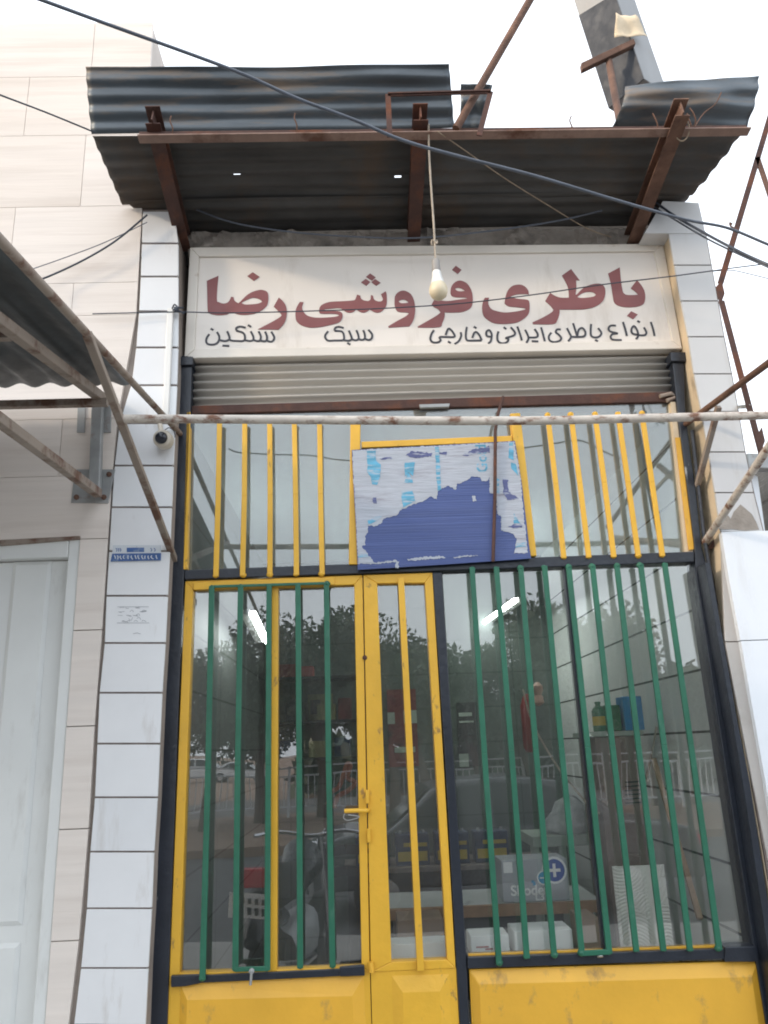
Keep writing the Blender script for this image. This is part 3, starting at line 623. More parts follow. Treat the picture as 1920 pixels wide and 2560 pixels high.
# flatten the valleys so the slats read as ribs
b.build('slat_curtain', shutter, rs, smooth=True, solid=.001)
mb = MB(); mb.prism([W(413, 876, .0), W(1456, 845, .0), W(1464, 867, .0), (W(413, 894, .0))], (0, .035, 0)); mb.build('bottom_bar', rusty_dark, rs, bevel=.004)
mb = MB(); mb.prism([W(905, 873, -.012), W(972, 871, -.012), W(970, 879, -.012), W(908, 881, -.012)], (0, .02, 0)); mb.build('lock', galv, rs, bevel=.003)
mb = MB(); mb.tube([W(1425, 856, -.01), W(1450, 850, -.012), W(1462, 858, -.012), W(1440, 866, -.01)], .010, 8); mb.build('end_loop', tube_beige, rs, smooth=True)

# ------------------------------------------------------------------ shopfront
sf = thing('shopfront', 'yellow and black steel shopfront with barred glass, double door left, window right', 'shopfront', (.35, 0, 0))
def plate(pts, Y, t, fn=None):
    return [W(*(fn(x, y) if fn else (x, y)), Y) for x, y in pts], (0, t, 0)
def down(p, z=0.0):
    return V((p.x, p.y, z))
# posts
L = [(388, 768), (377.5, 1034), (361, 1383), (320, 2212)]; Rr = [(415, 768), (407.5, 1034), (391, 1383), (361, 2212)]
l3 = [W(x, y, -.03) for x, y in L]; r3 = [W(x, y, -.03) for x, y in Rr]
mb = MB(); mb.prism(l3+[down(l3[-1])]+[down(r3[-1])]+r3[::-1], (0, .10, 0)); mb.build('post', black_worn, sf, bevel=.004)
mb = MB(); mb.prism([W(x, y, -.045) for x, y in ((386, 770), (417, 770), (416, 788), (386, 789))], (0, .12, 0)); mb.build('post_cap', black, sf, bevel=.003)
L = [(1451, 768), (1467, 914), (1500, 1174), (1503, 1244), (1572, 1694), (1640, 2120), (1655, 2212)]; Rr = [(1478, 768), (1481, 880), (1490, 965), (1504, 1060), (1516, 1180), (1533, 1244), (1620, 1694), (1661, 1965), (1706, 2212)]
l3 = [W(x, y, -.03) for x, y in L]; r3 = [W(x, y, -.03) for x, y in Rr]
mb = MB(); mb.prism(l3+[down(l3[-1])]+[down(r3[-1])]+r3[::-1], (0, .10, 0)); mb.build('post', black_worn, sf, bevel=.004)
Lc = [(1522, 1215), (1583, 1560), (1605, 1694), (1655, 2025), (1684, 2212)]; Rc = [(1534, 1215), (1594, 1560), (1621, 1694), (1662, 1965), (1707, 2212)]
l3 = [W(x, y, -.118) for x, y in Lc]; r3 = [W(x, y, -.118) for x, y in Rc]
mb = MB(); mb.prism(l3+[down(l3[-1])]+[down(r3[-1])]+r3[::-1], (0, .087, 0)); mb.build('post_flange', black_worn, sf, bevel=.003)
mb = MB(); mb.tube([W(1495, 930, -.035), W(1520, 1150, -.035), W(1578, 1500, -.035), W(1610, 1700, -.035), W(1690, 2212, -.035)], .010, 8); mb.build('post_ridge', black, sf, smooth=True)
mb = MB(); mb.prism([W(x, y, -.045) for x, y in ((1448, 760), (1482, 760), (1483, 780), (1450, 780))], (0, .12, 0)); mb.build('post_cap', black, sf, bevel=.003)
L = [(934, 1236), (961, 1642), (990, 2160), (993, 2212)]; Rr = [(955, 1236), (981, 1650), (1007, 2052), (1014, 2212)]
l3 = [W(x, y, -.028) for x, y in L]; r3 = [W(x, y, -.028) for x, y in Rr]
mb = MB(); mb.prism(l3+[down(l3[-1])]+[down(r3[-1])]+r3[::-1], (0, .09, 0)); mb.build('post', black_worn, sf, bevel=.004)
# middle rail, bottom rails
mb = MB(); mb.prism(*plate([(398, 1231), (1500, 1191), (1500, 1214), (398, 1252)], -.034, .09)); mb.build('cross_rail', black, sf, bevel=.004)
# transom
mb = MB()
mb.bar(W(409, 893, -.01), W(402, 1232, -.01), .018, .04); mb.build('transom_edge', yellow, sf, bevel=.002)
TB = [((474.5, 885), (466.5, 1246)), ((529, 885), (524, 1245)), ((582.5, 885), (583, 1244)), ((635.5, 885), (640.5, 1243)), ((690, 885), (696, 1242)),
      ((1181, 880), (1218, 1206)), ((1231, 878), (1272, 1205)), ((1282.5, 876), (1326, 1204)), ((1332.5, 874), (1379, 1203)), ((1384, 872), (1431, 1202))]
for a, c in TB:
    a = (a[0]+(8 if a[0] < 900 else 14)*(c[0]-a[0])/330, 909-(a[0]-414)*.020); mb = MB(); mb.flatbar(W(*a, -.035), W(*c, -.04), .022, .014); mb.build('transom_bar', yellow, sf, bevel=.002)
mb = MB(); mb.prism(*plate([(408, 878), (1462, 856), (1465, 886), (408, 906)], .037, .03)); mb.build('transom_head', black, sf)
mb = MB(); mb.bar(W(768, 903, -.015), W(765, 1222, -.02), .045, .05); mb.build('transom_post', yellow, sf, bevel=.003)
mb = MB(); mb.bar(W(1111, 897, -.015), W(1146, 1204, -.02), .045, .05); mb.build('transom_post', yellow, sf, bevel=.003)
mb = MB(); mb.bar(W(781, 964, -.015), W(1105, 951, -.015), .03, .04, side=(0, 0, 1)); mb.build('transom_rail', yellow, sf, bevel=.003)
mb = MB(); mb.prism(*plate([(1448, 868), (1464, 868), (1499, 1193), (1480, 1195)], -.012, .04)); mb.build('jamb_plate', plaster, sf)
mb = MB(); mb.prism(*plate([(1459, 945), (1472, 945), (1501, 1186), (1488, 1188)], -.02, .006)); mb.build('jamb_paint', yellow_dirty, sf)
mb = MB(); mb.prism(*plate([(408, 880), (1462, 860), (1499, 1196), (400, 1240)], .015, .005)); mb.build('transom_glass', glass_top, sf)
# door leaf
def frame_poly(o, i):
    return [[o[k], o[(k+1) % 4], i[(k+1) % 4], i[k]] for k in range(4)]
o_ = [(400, 1255), (783, 1242), (799, 2100), (365, 2122)]; i_ = [(417.5, 1274), (765, 1263), (781, 2088), (388, 2103)]
mb = MB()
for q in frame_poly(o_, i_): mb.prism(*plate(q, -.022, .05))
door = mb.build('door', yellow, sf, bevel=.003)
mb = MB(); mb.prism(*plate([(418, 1258), (722, 1246.5), (722, 1263), (418, 1274)], -.034, .011)); mb.build('header_strip', yellow, door, bevel=.002)
mb = MB(); mb.prism(*plate([(411, 1268), (770, 1258), (786, 2095), (383, 2108)], .005, .005)); mb.build('pane', glass, door)
GB = [((457.5, 1266), (437.5, 2117)), ((520, 1264), (508.5, 2096)), ((581.5, 1262), (577.5, 2096)), ((643.5, 1260), (648.5, 2091)), ((705, 1258), (718.5, 2089))]
for a, c in GB:
    mb = MB(); mb.flatbar(W(*a, -.05), W(*c, -.05), .0225, .014); mb.build('green_bar', green, door, bevel=.002)
mb = MB(); mb.bar(W(*R5(925, 806), -.046), W(*R5(1400, 792), -.046), .010, .012, side=(0, 0, 1)); mb.build('green_rail', green, door)
mb = MB(); mb.bar(W(595, 1270, -.008), W(591.5, 2095, -.008), .027, .03); mb.build('glazing_bar', yellow, door, bevel=.002)
mb = MB(); mb.bar(W(508, 2094, -.052), W(578, 2092, -.052), .016, .012, side=(0, 0, 1)); mb.build('hasp', green, door, bevel=.002)
mb = MB(); mb.prism(*plate([(369, 2108), (434, 2106), (434, 2124), (400, 2131), (369, 2133)], -.044, .02)); mb.prism(*plate([(430, 2107), (737, 2093), (737, 2109), (430, 2124)], -.036, .012)); mb.prism(*plate([(733, 2090), (787, 2085), (788, 2108), (735, 2110)], -.044, .02)); mb.build('black_strip', black, door, bevel=.003)
mb = MB(); mb.lathe([(.006, 0), (.010, .002), (.010, .012), (.006, .014)], W(543, 2099, -.07), (0, 1, 0), 12); mb.tube([W(543, 2102, -.07), W(541, 2128, -.072)], .005, 8); mb.build('padlock', galv, door, smooth=True)
# raised kick panels
def raised(o4, i4, Yb, up, bottom=0.06):
    """panel from the photo's upper edge down to the ground: o4 = outer top-left, top-right; i4 = inner top-left, top-right"""
    oa, ob = W(*o4[0], Yb), W(*o4[1], Yb); ia, ib = W(*i4[0], Yb-up), W(*i4[1], Yb-up)
    ba, bb = V((W(*o4[2], Yb).x, Yb, bottom)), V((W(*o4[3], Yb).x, Yb, bottom)); h = (oa.z-ia.z)
    ja, jb_ = V((ba.x+(ia.x-oa.x), Yb-up, bottom+h)), V((bb.x+(ib.x-ob.x), Yb-up, bottom+h))
    mb = MB(); mb.add([oa, ob, bb, ba, ia, ib, jb_, ja], [[0, 1, 5, 4], [1, 2, 6, 5], [2, 3, 7, 6], [3, 0, 4, 7], [4, 5, 6, 7]])
    n = len(mb.v); back = [p+V((0, .02, 0)) for p in (oa, ob, bb, ba)]
    mb.add([oa, ob, bb, ba]+back, [[4, 5, 6, 7], [0, 1, 5, 4], [1, 2, 6, 5], [2, 3, 7, 6], [3, 0, 4, 7]])
    return mb
def backing(tl, tr, bl, br, Y, t):
    a, c = W(*tl, Y), W(*tr, Y); d_, e = W(*br, Y), W(*bl, Y)
    return MB().prism([a, c, V((d_.x, Y, .03)), V((e.x, Y, .03))], (0, t, 0))
mb = backing((366, 2120), (799, 2098), (358, 2212), (803, 2212), -.018, .03); mb.build('kick_frame', yellow, door)
mb = raised([R7(780, 1490), R7(1572, 1452), R7(772, 1659), R7(1590, 1659)], [R7(808, 1556), R7(1522, 1538)], -.0185, .016); mb.build('kick_panel', yellow_dirty, door, bevel=.003)
# handle
mb = MB(); mb.tube([W(744, 1752, -.075), W(770, 1751, -.078), W(792, 1751, -.07), W(796, 1751, -.03)], .0085, 10); mb.build('handle', yellow, door, smooth=True)
mb = MB(); mb.tube(smooth_line([W(x, y, -.08) for x, y in ((745, 1757), (742, 1766), (750, 1772), (766, 1769), (776, 1764), (752, 1760))], 4), .002, 6); mb.build('wire_loop', galv, door, smooth=True)
mb = MB(); mb.bar(W(793, 1706, -.04), W(793.5, 1736, -.04), .014, .018); mb.build('latch', yellow, door, bevel=.003); mb = MB(); mb.bar(W(796, 1790, -.04), W(797, 1820, -.04), .014, .016); mb.build('latch', yellow, door, bevel=.003)
mb = MB(); mb.lathe([(.004, 0), (.010, .001), (.010, .006), (.004, .010)], W(788, 1421, -.022), (0, -1, 0), 12); mb.build('keyhole', rusty_dark, door, smooth=True)
# narrow leaf
o_ = [(785, 1242), (934, 1237), (984.5, 2092), (801, 2100)]; i_ = [(815, 1260), (917.5, 1259), (966, 2073), (846, 2078)]
mb = MB()
for q in frame_poly(o_, i_): mb.prism(*plate(q, -.026, .05))
leaf_d = mb.build('narrow_door', yellow, sf, bevel=.003)
mb = MB(); mb.prism(*plate([(810, 1254), (923, 1252), (972, 2080), (841, 2086)], .005, .005)); mb.build('pane', glass, leaf_d)
mb = MB(); mb.bar(W(866, 1249, -.04), W(908.6, 2097, -.04), .026, .016); mb.build('yellow_bar', yellow, leaf_d, bevel=.002)
mb = backing((801, 2098), (985, 2090), (804, 2212), (992, 2212), -.022, .03); mb.build('kick_frame', yellow, leaf_d)
mb = raised([C4(205, 1865), C4(700, 1850), C4(214, 2120), C4(712, 2120)], [C4(300, 2010), C4(622, 2000)], -.0225, .014); mb.build('kick_panel', yellow, leaf_d, bevel=.003)
mb = MB(); mb.tube([W(800, 2078, -.045), W(803, 2100, -.045)], .010, 10); mb.build('hinge', yellow_dirty, leaf_d, smooth=True)
# right window
wn = MB(); wn.prism(*plate([(1010, 2068), (1570, 2049), (1570, 2072), (1010, 2093)], -.036, .08)); wn.prism(*plate([(1566, 2046), (1634, 2044), (1640, 2078), (1566, 2078)], -.044, .08))
win = wn.build('window', black, sf, bevel=.003)
mb = MB(); mb.prism(*plate([(955, 1225), (1506, 1205), (1632, 2052), (1008, 2072)], .005, .005)); mb.build('pane', glass, win)
mb = MB(); mb.prism(*plate([(1012, 2062), (1566, 2042), (1568, 2051), (1012, 2071)], -.012, .02)); mb.build('sill_strip', yellow_dirty, win)
mb = MB(); mb.bar(W(1222, 1222, .0), W(1310, 2062, .0), .026, .04); mb.build('mullion', black, win, bevel=.002)
tops = [1019.5, 1072, 1124.5, 1176, 1228, 1279.5, 1332, 1383.5, 1435.5]; bots = [(1078, 2084), (1138, 2070), (1197, 2066), (1257, 2062), (1316, 2060), (1374.5, 2055), (1433, 2054), (1490.5, 2054), (1553.5, 2052)]
for k, (x, q) in enumerate(zip(tops, bots)):
    mb = MB(); mb.flatbar(W(x, 1226-.022*(x-1019), -.05), W(*q, -.05), .0225, .014); mb.build('green_bar', green, win, bevel=.002)
mb = MB(); mb.bar(W(1257, 2059, -.052), W(1317, 2056, -.052), .018, .012, side=(0, 0, 1)); mb.build('hasp', green, win, bevel=.002)
mb = MB(); mb.lathe([(.005, 0), (.011, .001), (.011, .004), (.005, .005)], W(1297, 2068, -.062), (0, .5, 1), 14); mb.build('lug', galv, win, smooth=True)
mb = backing((1014, 2094), (1640, 2076), (1014, 2212), (1660, 2212), -.018, .03); mb.build('base_frame', yellow, sf)
mb = raised([R8(372, 1428), R8(1612, 1392), R8(374, 1659), R8(1655, 1659)], [R8(412, 1488), R8(1588, 1456)], -.0185, .022); mb.build('base_panel', yellow_dirty, sf, bevel=.004)

# ------------------------------------------------------------------ torn board over the transom
bd = thing('covering_board', 'blue corrugated plastic board with torn white print covering the middle of the transom', 'board', W(*CB(900, 1180), -.055))
YB = -.060
bo = [(130, 215), (700, 185), (1485, 140), (1545, 520), (1600, 1000), (1620, 1115), (900, 1165), (180, 1210), (165, 830), (150, 600)]
mb = MB(); mb.prism(*plate(bo, YB, .006, CB)); mb.build('sheet', blue_board, bd)
def jag(lp, amp=5, step=10, keep=()):
    out = []
    n = len(lp)
    for i in range(n):
        a, c = V(lp[i]), V(lp[(i+1) % n]); L_ = (c-a).length; k = max(1, int(L_/step)); nn = V((a-c).yx); nn = V((-(a-c).y, (a-c).x)).normalized() if L_ > 0 else V((0, 0))
        for j in range(k):
            q = a+(c-a)*(j/k)
            if j: q += nn*random.uniform(-amp, amp)
            out.append((q.x, q.y))
    return out
def film(loops, Y, mat_, name, t=.0006, amp=6, step=10):
    for lp in loops:
        p = [W(*CB(x, y), Y) for x, y in jag(lp, amp, step)]
        vs, fs = filled([[(q.x, q.z) for q in p]], t); mb = MB(); mb.add([V((v.x, Y+v.y, v.z)) for v in vs], fs); mb.build(name, mat_, bd)
film([[(133, 218), (1480, 146), (1530, 430), (1545, 640), (1570, 870), (1590, 1070), (1475, 1075), (1500, 960), (1470, 910), (1370, 885), (1370, 770), (1335, 740), (1330, 580), (1275, 570), (1275, 440), (1255, 470), (1210, 475), (1195, 440), (1120, 435), (1090, 465), (1040, 490), (1000, 500), (995, 545), (940, 515), (880, 530), (845, 555), (835, 625), (790, 600), (740, 630), (690, 650), (640, 665), (590, 690), (530, 715), (500, 760), (440, 775), (395, 785), (370, 830), (320, 850), (265, 840), (265, 900), (240, 930), (245, 1000), (215, 1015), (250, 1060), (280, 1100), (320, 1150), (500, 1128), (510, 1140), (330, 1162), (182, 1160), (168, 830), (153, 600)],
      [(590, 1120), (740, 1100), (880, 1095), (910, 1110), (600, 1135)], [(970, 1105), (1060, 1090), (1180, 1090), (985, 1115)], [(495, 1140), (525, 1140), (515, 1200), (495, 1195)], [(1130, 595), (1155, 595), (1165, 640), (1140, 645)]], YB-.001, torn_white, 'torn_film')
film([[(255, 225), (330, 220), (332, 300), (370, 335), (365, 440), (340, 505), (300, 500), (290, 440), (255, 390), (262, 335)], [(570, 320), (655, 318), (640, 430), (605, 400), (570, 440)], [(600, 395), (640, 488), (560, 490)], [(540, 550), (630, 545), (660, 640), (555, 692)], [(820, 192), (855, 190), (872, 545), (842, 553)], [(1452, 320), (1490, 330), (1512, 430), (1455, 370)], [(1438, 155), (1470, 152), (1475, 300), (1430, 280)], [(1475, 740), (1530, 825), (1475, 825)], [(1500, 990), (1575, 985), (1575, 1015), (1490, 1025)], [(184, 1080), (250, 1075), (275, 1105), (186, 1110)], [(1335, 450), (1355, 460), (1355, 575), (1332, 570)], [(330, 770), (385, 765), (340, 800), (270, 835), (262, 800)]], YB-.0024, cyan_ink, 'cyan_print', amp=4, step=22)
film([[(580, 260), (620, 225), (720, 235), (800, 240), (790, 270), (650, 280)], [(850, 240), (920, 230), (910, 265)], [(1050, 260), (1130, 210), (1240, 195), (1270, 175), (1275, 240), (1180, 245), (1080, 265)], [(1380, 450), (1425, 455), (1430, 560), (1520, 620), (1420, 630), (1390, 580)], [(1425, 850), (1480, 830), (1550, 835), (1540, 860), (1470, 865)], [(308, 610), (335, 610), (338, 660), (310, 655)], [(360, 285), (460, 275), (470, 288), (370, 292)]], YB-.0024, dark_blue_ink, 'dark_print', amp=6, step=14)
vs, fs = lettering('Gold', .066)
c = W(*CB(1210, 285), YB-.002); mb = MB(); mb.add([V((c.x-v.z, c.y+v.y, c.z+v.x)) for v in vs], fs); mb.build('lettering', cyan_ink, bd)

# ------------------------------------------------------------------ canopy
cn = thing('rusty_canopy', 'rusty canopy of bent corrugated sheets on three steel beams above the sign', 'canopy', (.3, -.3, 3.95))
cz = lambda y: 4.075-.205*y
n_can = V((0, .205, 1)).normalized(); p_can = V((0, 0, 4.075))
for a, c in (((397, 520), (333, 262)), ((893, 505), (908, 255)), ((1365, 515), (1468, 245))):
    X = W(*a, 0).x; q0 = W(*a, 0.0); q1 = WX(*c, X); d_ = (q1-q0).normalized()
    mb = MB(); o0 = q0-d_*.02; o1 = q1+d_*.03
    up = V((0, -d_.z, -d_.y)); up = up if up.z > 0 else -up
    mb.bar(o0+up*.036, o1+up*.036, .062, .006); mb.bar(o0-up*.036, o1-up*.036, .062, .006); mb.bar(o0, o1, .007, .066)
    mb.build('beam', rusty_dark if X < 1 else rusty, cn, bevel=.001)
YX = -.58
q = [W(300, 284, YX), W(700, 285, YX), W(1100, 281, YX), W(1612, 270, YX)]
mb = MB(); g = [W(300, 284, YX), W(1612, 270, YX)]; h = [W(302, 308, YX), W(1614, 292, YX)]
mb.prism([g[0], g[1], h[1], h[0]], (0, .006, 0)); mb.build('cross_beam_web', rusty_dark, cn, bevel=.001); mb = MB(); mb.prism([h[0]+V((0, -.001, 0)), h[1]+V((0, -.001, 0)), h[1]+V((0, -.042, .006)), h[0]+V((0, -.042, .006))], (0, 0, -.006)); mb.prism([h[0]+(g[0]-h[0])*.45+V((0, -.004, 0)), h[1]+(g[1]-h[1])*.45+V((0, -.004, 0)), h[1]+V((0, -.004, 0)), h[0]+V((0, -.004, 0))], (0, .003, 0)); mb.build('cross_beam_flange', rusty_lit, cn, bevel=.001)  # web's shade and flange's light are put in as darker and paler rust
# sheets
BL0 = WP(200, 292, p_can, n_can); BR0 = WP(1608, 286, p_can, n_can)
ys = (BL0.y+BR0.y)/2
Q_fl = WP(200, 292, p_can, n_can); Q_fr = WP(1608, 288, p_can, n_can)
Q_ml = WP(265, 440, p_can, n_can); Q_mr = WP(1492, 400, p_can, n_can)
Q_bl = V((W(408, 500, 0).x-.06, .05, cz(.05))); Q_br = V((W(1440, 500, 0).x+.04, .05, cz(.05)))
F0 = V((Q_fl.x, Q_fl.y, cz(Q_fl.y))); F1 = V((Q_fr.x, F0.y, cz(F0.y)))
M0 = Q_ml; M1 = V((WP(1500, 405, p_can, n_can).x, M0.y, cz(M0.y)))
t1 = max(1, round(abs(F0.y-M0.y)/.072)); t2 = max(1, round(abs(M0.y-.05)/.072))
b = corr(F0, F1, M1, M0, n_can, t1, .0050, nu=90, per=8, wob=.008); eo = V((0, -.03, .006))-n_can*.009; b2 = corr(M0+eo, M1+eo, Q_br, Q_bl, n_can, t2, .0050, nu=90, per=8, wob=.003)
for _q in range(2): b.f.pop(random.randrange(len(b.f)//5, len(b.f))); b.m.pop()
b.add(b2.v, b2.f); b.build('roof_sheet', zinc_dark, cn, smooth=True, solid=.0012)
# turned up front strip
Tl = WX(186, 145, Q_fl.x); dirF = Tl-F0
nF = V((1, 0, 0)).cross(dirF).normalized()
FR = WP(982, 277, F0, nF); TR = WP(970, 139, F0, nF)
F0b = F0+V((0, 0, .002)); FR.z += .002
b = corr(F0b, FR, TR, Tl, nF, 4, .0055, nu=60, per=12, wob=.010, curl=lambda u, t: -.03*math.sin(math.pi*t)*0)
b.build('upturned_sheet', zinc, cn, smooth=True, solid=.0015)
g00 = WP(1322, 274, F0, nF); g10 = WP(1606, 285, F0, nF); g11 = WP(1645, 161, F0, nF); g01 = WP(1352, 186, F0, nF)
b = corr(g00, g10, g11, g01, nF, 3, .0045, nu=24, per=10, wob=.010, curl=lambda u, t: .05*math.sin(math.pi*t)*(1-u*.4)+.02*math.sin(6*u)*t)
b.build('curled_sheet', zinc, cn, smooth=True, solid=.0015)
h00 = WP(994, 282, F0, nF); h10 = WP(1040, 285, F0, nF); h11 = WP(1064, 184, F0, nF); h01 = WP(996, 180, F0, nF)
b = corr(h00, h10, h11, h01, nF, 2, .012, nu=8, per=8, wob=.006); b.build('torn_sheet', zinc, cn, smooth=True, solid=.0015)
# small angle iron frame on the edge
YF = Tl.y-.035
mb = MB()
cs = [W(838, 204, YF), W(1060, 198, YF), W(1035, 293, YF), W(842, 296, YF)]
mb.bar(cs[0], cs[1], .02, .006, side=(0, 0, 1)); mb.bar(cs[0], cs[1], .006, .02, side=(0, 0, 1)); mb.bar(cs[1], cs[2], .022, .006); mb.bar(cs[0], cs[3], .022, .006)
mb.build('edge_frame', rusty_dark, cn)
# bent wire ties
for k, (x, y) in enumerate(((372, 268), (640, 262), (1234, 268), (1490, 262), (1418, 262), (1500, 250))):
    p = W(x, y+22, YX-.008); mb = MB()
    mb.tube(smooth_line([p, p+V((.004, -.012, .02)), p+V((-.006, -.02, .05)), p+V((random.uniform(-.02, .02), -.02, .075))], 4), .003, 6); mb.build('wire_tie', rusty, cn, smooth=True)
mb = MB(); mb.tube(smooth_line([W(x, y, YX-.03) for x, y in ((1500, 275), (1520, 245), (1545, 225), (1558, 200))], 4), .0028, 6); mb.build('wire_tie', rusty, cn, smooth=True)
c = W(1470, 288, YX-.01); mb = MB(); mb.tube([c+V((.03*math.cos(a), -.02*math.sin(a)-.02, .04*math.sin(a))) for a in [i*.45 for i in range(15)]], .003, 6); mb.build('wire_ring', twine, cn, smooth=True)

# posts standing on the canopy
a = W(985, 278, -.62); c = W(1147, -4, -.62); c = c+(c-a)*.5
mb = MB(); mb.tube([a, c], .017, 10); o = mb.build('iron_pole', rusty, smooth=True); tag(o, 'rusty iron pole slanting up to the right from the canopy edge', 'pole')
bx = thing('box_column', 'pale sheet metal box column leaning above the right end of the canopy', 'column', (1.2, -.3, 4.2))
YQ = -.15
ax0 = W(*R2(1100, 440), YQ); ax1 = W(*R2(952, 0), YQ); ax1 = ax1+(ax1-ax0)*.35
t = (ax1-ax0).normalized(); side = V((.80, .60, 0)); side = (side-t*side.dot(t)).normalized(); oth = t.cross(side).normalized()
hw = .105
q = [ax0+side*(i*hw)+oth*(j*hw) for i, j in ((-1, -1), (1, -1), (1, 1), (-1, 1))]
mb = MB(); mb.prism(q, ax1-ax0); mb.build('shell', M('pale_sheet_metal', (.24, .245, .25), .5, var=.08, scale=5, stretch=(1, 1, .3), col2=(.33, .30, .27), sc2=6, thr=(.55, .8)), bx, bevel=.004)
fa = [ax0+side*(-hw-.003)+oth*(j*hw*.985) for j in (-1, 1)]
dk = M('dark_grey_face', (.035, .04, .05), .7, var=.15)
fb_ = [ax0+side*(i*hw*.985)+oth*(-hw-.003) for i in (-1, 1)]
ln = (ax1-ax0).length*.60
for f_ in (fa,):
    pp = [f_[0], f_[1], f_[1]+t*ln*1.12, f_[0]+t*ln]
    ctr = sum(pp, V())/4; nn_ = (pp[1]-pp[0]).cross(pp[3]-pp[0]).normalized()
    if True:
        mb = MB(); mb.prism(pp, -nn_*.002); mb.build('dark_face', dk, bx)  # thin dark layer added over the lower part of the left face
mb = MB(); mb.prism([W(*R2(x, y), YQ-.17) for x, y in ((852, 270), (1080, 165), (1088, 188), (857, 300))], (0, .03, 0)); mb.build('cross_piece', rusty, bx, bevel=.003)
mb = MB(); mb.tube([W(*R2(968, 245), YQ-.13), W(*R2(995, 400), YQ-.22), W(*R2(1022, 545), YQ-.34)], .0165, 10); mb.build('prop', rusty, bx, smooth=True)
b = corr(W(*R2(1000, 60), YQ-.18), W(*R2(1085, 65), YQ-.14), W(*R2(1140, 160), YQ-.14), W(*R2(998, 155), YQ-.2), (0, -1, 0), 1, .006, nu=8, per=8, wob=.006); b.build('loose_flashing', plaster, bx, smooth=True, solid=.0012)

# ------------------------------------------------------------------ bulb
bl = thing('light_bulb', 'white globe bulb hanging unlit on a cream cord before the sign', 'bulb', W(946, 645, -.6))
YG = -.58
p = [W(x, y, YG) for x, y in ((924, 285), (927, 330), (931, 400), (936, 470), (939, 520), (941, 560))]
p[0].y -= .045
mb = MB(); mb.tube(smooth_line(p, 5), .0042, 8); mb.build('cord', cord_mat, bl, smooth=True)
mb = MB(); k = W(938, 521, YG); mb.tube([k+V((.012*math.cos(a), .006*math.sin(a), .008*math.sin(2*a)-.001*a)) for a in [i*.6 for i in range(18)]], .003, 6); mb.build('knot', cord_mat, bl, smooth=True)
s0 = W(941, 561, YG); s1 = W(942.5, 585, YG); e1 = W(949, 646, YG); ax = (e1-s1).normalized(); Lb = (e1-s1).length
mb = MB(); mb.lathe([(.004, -.002), (.013, 0), (.0165, .006), (.0175, (s1-s0).length), (.0175, (s1-s0).length+.002)], s0, s1-s0, 20); mb.build('socket', socket_mat, bl, smooth=True)
mb = MB(); mb.lathe([(.016, 0), (.0175, .004), (.020, Lb*.2), (.027, Lb*.42), (.029, Lb*.46)], s1+ax*.002, ax, 24); mb.build('base', white_plastic, bl, smooth=True)
mb = MB(); r0 = .0335; mb.lathe([(.0287, Lb*.455), (.034, Lb*.55), (.0372, Lb*.66), (.0362, Lb*.78), (.030, Lb*.89), (.017, Lb*.97), (.006, Lb)], s1+ax*.002, ax, 24); mb.build('globe', bulb_mat, bl, smooth=True)

# ------------------------------------------------------------------ wires
def wire(pts, r, mat_, label, name='cable', seg=7, k=6):
    mb = MB(); mb.tube(smooth_line([W(*p) for p in pts], k), r, seg); o = mb.build(name, mat_, smooth=True); return tag(o, label, 'cable')
wire([(40, -18, -1.7), (90, 0, -1.7), (240, 55, -1.65), (500, 150, -1.55), (640, 212, -1.5), (760, 257, -1.45), (870, 303, -1.4), (1000, 340, -1.35), (1160, 381, -1.25), (1330, 432, -1.15), (1480, 474, -1.05), (1570, 492, -1.0), (1659, 528, -1.0), (1720, 552, -1.0)], .0050, cable_grey, 'thick blue grey cable running from top left across the whole canopy', seg=10)
wire([(-30, 192, -.9), (0, 205, -.85), (100, 243, -.7), (205, 286, -.55)], .0035, cable_mat, 'black wire from the left edge to the upturned canopy sheet')
wire([(1700, 560, -.6), (1659, 569, -.5), (1575, 580, -.42), (1450, 597, -.3), (1300, 615, -.2), (1150, 637, -.14), (1000, 655, -.1), (850, 665, -.08), (700, 671, -.08), (500, 676, -.1), (378, 674, -.14), (200, 678, -.16)], .0028, cable_mat, 'thin dark wire crossing the sign lettering')
wire([(1418, 438, -.1), (1460, 468, -.25), (1530, 508, -.45), (1600, 545, -.6), (1659, 572, -.7), (1720, 600, -.7)], .006, cable_mat, 'black cable, upper of the pair leaving the right pillar head')
wire([(1410, 446, -.1), (1460, 476, -.25), (1530, 517, -.45), (1600, 551, -.6), (1659, 577, -.7), (1720, 606, -.7)], .004, cable_mat, 'black cable, lower of the pair leaving the right pillar head')
wire([(945, 284, -.64), (1000, 322, -.5), (1090, 385, -.33), (1180, 441, -.18), (1265, 492, -.05), (1320, 512, -.02)], .0026, twine, 'beige twine slanting down from canopy beam to the lintel', 'twine')
wire([(62, 584, -.17), (150, 553, -.17), (230, 522, -.17), (318, 480, -.17)], .0022, cable_grey, 'thin grey wire, upper of two on the cream wall')
wire([(60, 612, -.20), (105, 597, -.17), (180, 562, -.17), (250, 520, -.17), (318, 464, -.17)], .0045, cable_mat, 'thick black wire, lower of two on the cream wall')
wire([(405, 445, -.1), (500, 480, -.12), (620, 500, -.12), (760, 511, -.12), (900, 514, -.12), (1050, 500, -.12), (1200, 478, -.12), (1300, 455, -.1)], .004, cable_grey, 'slack grey cable sagging under the canopy above the lintel')
wire([(1540, 586, -.40), (1580, 584, -.5), (1620, 592, -.6), (1700, 612, -.7)], .002, cable_mat, 'thin wire drooping to the right edge beside the steel lattice')

